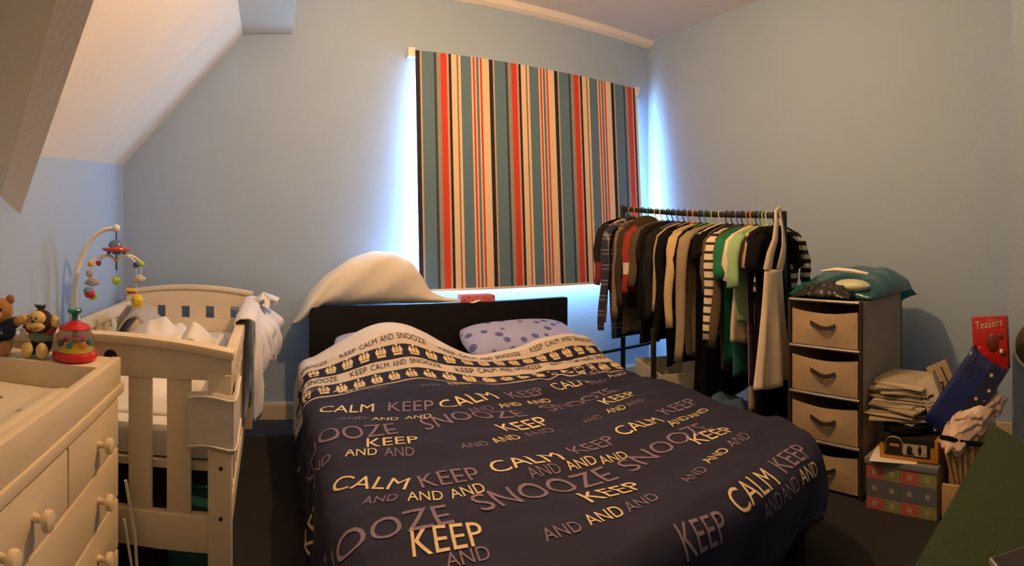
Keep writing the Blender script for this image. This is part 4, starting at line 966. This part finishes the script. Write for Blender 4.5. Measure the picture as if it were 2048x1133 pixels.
# dark bag and paper pile
blob('black_bag', (1.99, .70, .306), (.15, .13, .024), BLK, 'flattened black bag between the shoe box and the papers', 'bag', .25, 4, 8)
random.seed(3)
ORD = 'first second third fourth fifth sixth seventh eighth ninth tenth eleventh twelfth thirteenth fourteenth fifteenth sixteenth seventeenth eighteenth nineteenth twentieth twenty-first'.split()
zp = .326
mat('paper_a', (.42, .36, .27), .8, .08); mat('paper_b', (.34, .28, .20), .8, .08); mat('paper_c', (.48, .43, .35), .8, .05)
for k in range(22):
    w_, l_, h_ = random.uniform(.085, .12), random.uniform(.10, .135), random.uniform(.0032, .0072)
    mb = MB(); mb.M = Matrix.Translation((1.985+random.uniform(-.02, .02)+.002*k, .745+random.uniform(-.018, .018)-.0005*k, zp)) @ Matrix.Rotation(R(random.uniform(-20, 20)), 4, 'Z')
    c_ = random.uniform(-.006, .006)
    mb.loft([[(x, -l_, c_*abs(x)/w_), (x, l_, c_*abs(x)/w_ + random.uniform(-.002, .002)), (x, l_, h_+c_*abs(x)/w_), (x, -l_, h_+c_*abs(x)/w_)] for x in lin(-w_, w_, 5)])
    o = mb.build('envelope', ['paper_a', 'paper_b', 'paper_c'][k % 3], fix=True); tag(o, ('topmost' if k == 21 else ORD[k]) + ' ' + ['cream', 'brownish', 'white'][k % 3] + ' envelope, counted up from the black bag, in the untidy stack', 'envelope', 'stacked envelopes')
    zp += h_ + .0006
# leaning card carton
t = thing('card_carton', 'slim white printed carton leaning on the envelopes', 'carton', (1.98, .60, .35))
Mc = Matrix.Translation((1.925, .592, .405)) @ Matrix.Rotation(R(-24), 4, 'X') @ Matrix.Rotation(R(8), 4, 'Y')
mb = MB(); mb.M = Mc; mb.box(-.025, .025, -.035, .035, -.10, .10); mb.build('body', 'paper_c', t, bevel=.002)
for k, (z, l) in enumerate(((.02, .04), (.0, .03), (-.012, .045), (-.022, .045), (-.032, .035))):
    mb = MB(); mb.M = Mc; mb.box(-.0258, -.025, .028-l, .028, z, z+(.010 if k == 0 else .003)); mb.build('printed_line', 'card_black', t)
mb = MB(); mb.M = Mc; mb.box(-.0258, -.025, -.012, .02, -.085, -.06); mb.build('printed_picture', 'card_black', t)
t = thing('card_carton', 'flat cream carton with two dark stripes behind the slim carton', 'carton', (2.05, .60, .35))
Mc = Matrix.Translation((2.04, .575, .425)) @ Matrix.Rotation(R(-26), 4, 'X')
mb = MB(); mb.M = Mc; mb.box(-.012, .012, -.045, .045, -.11, .11); mb.build('body', 'paper_b', t, bevel=.002)
for y in (-.02, .015):
    mb = MB(); mb.M = Mc; mb.box(-.0128, -.012, y, y+.006, 0, .09); mb.build('stripe', 'card_black', t)
# gift bag
t = thing('gift_bag', 'royal blue gift bag with a dotted side leaning on the pile', 'gift bag', (1.93, .53, .30))
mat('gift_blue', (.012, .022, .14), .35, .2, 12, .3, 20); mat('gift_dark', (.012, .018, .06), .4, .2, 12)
mat('dot_cream', (.55, .50, .38), .6, bump=0)
Mg = Matrix.Translation((1.925, .560, .30)) @ Matrix.Rotation(R(33), 4, 'X') @ Matrix.Rotation(R(6), 4, 'Y')
def gb(name, m_, vs, fs, par=t, **k):
    mb = MB(); mb.M = Mg; mb.add(vs, fs); return mb.build(name, m_, par, fix=True, **k)
W2, D2, H2 = .080, .045, .34
def wallq(name, a, b, m_):
    n = 8; vs = []; fs = []
    for j in range(n+1):
        for i in range(n+1):
            u, v = i/n, j/n; w_ = .004*noise.noise(Vector((u*4, v*5, a[0]*9)))
            vs.append((a[0]+(b[0]-a[0])*u + w_, a[1]+(b[1]-a[1])*u + w_, H2*v*(1-.03*math.sin(PI*u))))
    fs = [(j*(n+1)+i, j*(n+1)+i+1, (j+1)*(n+1)+i+1, (j+1)*(n+1)+i) for j in range(n) for i in range(n)]
    return gb(name, m_, vs, fs, solid=.0012, smooth=True)
wallq('front_panel', (-D2, W2), (-D2, -W2), 'gift_blue'); wallq('back_panel', (D2, W2), (D2, -W2), 'gift_blue')
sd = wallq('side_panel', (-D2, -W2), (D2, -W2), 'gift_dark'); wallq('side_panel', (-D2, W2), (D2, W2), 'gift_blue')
mb = MB(); mb.M = Mg; mb.box(-D2, D2, -W2, W2, -.001, .001); mb.build('bottom_panel', 'gift_blue', t)
# dotted band on the front, by the side edge
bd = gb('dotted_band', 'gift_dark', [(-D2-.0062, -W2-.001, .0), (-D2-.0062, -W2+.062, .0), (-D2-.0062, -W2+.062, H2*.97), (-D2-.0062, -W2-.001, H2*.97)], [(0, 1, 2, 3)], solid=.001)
for k in range(6):
    mb = MB(); mb.M = Mg @ Matrix.Translation((-D2-.0066, -W2+.018+.024*(k % 2), .03+.052*k)) @ Matrix.Rotation(-PI/2, 4, 'Y')
    mb.lathe([(.001, 0), (.0068, 0), (.0068, .001), (.001, .001)], n=12); mb.build('dot', 'dot_cream', bd)
mb = MB(); mb.M = Mg; mb.tube([(-D2-.003, .05, H2*.93), (-D2-.02, .055, H2*.80), (-D2-.014, .045, H2*.7)], .003, 6); mb.build('handle', 'card_black', t, True)
# red egg box in the gift bag
t = thing('egg_box', 'red chocolate egg carton with cream lettering standing in the gift bag', 'box', (2.02, .40, .62))
mat('box_red', (.42, .015, .012), .35, .15, 14, 0); mat('choc', (.14, .03, .012), .3); mat('gold', (.55, .35, .12), .4)
Me = Matrix.Translation((2.02, .392, .632)) @ Matrix.Rotation(R(-3), 4, 'X') @ Matrix.Rotation(R(2), 4, 'Y')
def eb(name, m_, mk, **k):
    mb = MB(); mb.M = Me; mk(mb); return mb.build(name, m_, t, **k)
eb('body', 'box_red', lambda q: q.box(-.03, .03, -.068, .068, -.11, .095), bevel=.002)
eb('egg_picture', 'choc', lambda q: q.ell((-.0305, -.012, -.005), (.006, .024, .036), 16, 10), smooth=True)
for y, z, a in ((.040, -.035, .018), (.025, -.055, .016), (-.05, -.045, .014), (-.045, .02, .012)): eb('sweet_picture', 'choc' if y < 0 else 'plastic_red', lambda q: q.ell((-.0305, y, z), (.003, a, a), 12, 8), smooth=True)
eb('rabbit_picture', 'plastic_white', lambda q: q.ell((-.0308, -.045, -.038), (.003, .008, .010), 10, 7), smooth=True)
R3 = Me.to_3x3()
flat_text('lettering', 'Teasers', Me @ Vector((-.0306, .054, .048)), R3 @ Vector((0, -.108, .014)), R3 @ Vector((0, .002, .030)), 'lettering_cream', t, R3 @ Vector((-.001, 0, 0)))
flat_text('lettering', 'Maltesers', Me @ Vector((-.0306, .010, .078)), R3 @ Vector((0, -.045, .004)), R3 @ Vector((0, 0, .009)), 'gold', t, R3 @ Vector((-.001, 0, 0)))
# crumpled white and pink wrapping beside the bag
def wrap(u, v):
    a = Vector((1.845, .515, .265)); b = Vector((1.945, .352, .46))
    p = a.lerp(b, v); w_ = .055 + .03*math.sin(PI*v)
    n = .02*noise.noise(Vector((u*5, v*7, 2))) + .01*noise.noise(Vector((u*12, v*14, 5)))
    return (p.x + .03*math.cos((u-.5)*3)*-1 + n, p.y + (u-.5)*-2*w_*.75, p.z - (u-.5)*.05 + n)
mat('wrap_white', (.55, .42, .36), .4, .25, 8, .3, 60)
heap('wrapping_paper', wrap, lin(0, 1, 26), lin(0, 1, 36), 'wrap_white', 'crumpled pinkish white wrapping sheet below the gift bag', 'wrapping', .003)
blob('red_packet', (2.12, .375, .51), (.03, .022, .06), 'plastic_red', 'small red packet tucked behind the wrapping sheet', 'packet', .2, 4, 3)
# pleated straw bag
t = thing('straw_bag', 'pleated straw-coloured bag with a black rim beside the patchwork box', 'bag', (1.95, .46, .0))
mat('straw', (.36, .25, .13), .8, .2, 30)
for k in range(11):
    a0 = k/11; y0 = .545 - .155*a0; yb = .505 - .085*a0
    mb = MB(); xo = .008*(k % 2)
    mb.loft([[(1.855+xo, yb, .13), (1.857+xo, yb-.0085, .13), (1.875+xo, yb-.0085, .13), (1.873+xo, yb, .13)], [(1.84+xo+.02*a0, y0, .30-.02*a0), (1.842+xo+.02*a0, y0-.0125, .30-.02*a0), (1.87+xo+.02*a0, y0-.0125, .30-.02*a0), (1.868+xo+.02*a0, y0, .30-.02*a0)]])
    mb.build('pleat', 'straw', t, fix=True)
MB().tube([(1.84, .548, .305), (1.838, .50, .302), (1.848, .44, .29), (1.86, .385, .284)], [.008, .010, .010, .008], 8).build('rim', BLK, t, True)
MB().box(1.875, 2.14, .39, .53, 0, .28).build('inner_bag', 'kraft', t, bevel=.02)
tag(MB().lathe([(.001, 0), (.032, 0), (.036, .008), (.032, .012), (.001, .012)], (0, 0, 0), 20).build('paper_plate', 'plastic_white', smooth=True, fix=True), 'small white round lid tucked in front of the straw bag', 'lid')
o = bpy.data.objects['paper_plate']; o.location = (1.80, .405, .155); o.rotation_euler = (0, R(-75), R(20))
tag(MB().box(1.80, 1.815, .34, .53, 0, .15).build('cardboard_sheet', 'kraft', bevel=.003), 'brown cardboard sheet standing in front of the straw bag', 'cardboard')

# ------------------------------------------------------------------ green table and hanging on the alcove wall
t = thing('green_table', 'dark green baize-topped table with a cut corner in the foreground', 'table', (.85, -.1, 0))
poly = [(.30, .221), (1.145, .217), (1.04, .125), (.90, -.01), (.90, -.45), (.30, -.45)]
mb = MB(); mb.loft([[(x, y, z) for x, y in poly] for z in (.595, .62)]); mb.build('table_top', 'green_baize', t, fix=True, bevel=.003)
for x, y in ((.34, .17), (.95, .17), (.34, -.42), (.83, -.42)): MB().box(x, x+.04, y, y+.035 if y < 0 else y+.035, 0, .594).build('leg', 'black_wood', t, bevel=.003)
tb_ = thing('tablet', 'black tablet with a pale rounded rim lying on the green table', 'tablet', (.72, .06, .622))
mb = MB(); mb.M = Matrix.Translation((.655, .04, .6215)) @ Matrix.Rotation(R(-52), 4, 'Z')
mb.box(-.075, .075, -.05, .05, 0, .008); mb.build('rim', 'silver', tb_, bevel=.0035)
mb = MB(); mb.M = Matrix.Translation((.655, .04, .6215)) @ Matrix.Rotation(R(-52), 4, 'Z')
mb.box(-.071, .071, -.046, .046, .008, .009); mb.build('screen', 'card_black', tb_)
t = thing('wall_bag', 'dark grey padded bag with metal studs hung on the projecting wall', 'bag', (2.18, .25, .35))
mat('felt_grey', (.075, .07, .06), .9, .15, 50, .6, 200)
MB().ell((2.178, .215, .585), (.022, .105, .105), 22, 12).build('body', 'felt_grey', t, True)
mb = MB(); mb.tube([(2.17, .215-.108*math.sin(a), .585-.108*math.cos(a)) for a in lin(-1.2, .9, 14)], .006, 8); mb.build('piping', 'white_cloth', t, True)
for k in range(3):
    for j in range(2): MB().ell((2.156, .255-.03*j, .65-.045*k), (.003, .007, .003), 8, 6).build('stud', 'silver', t, True)
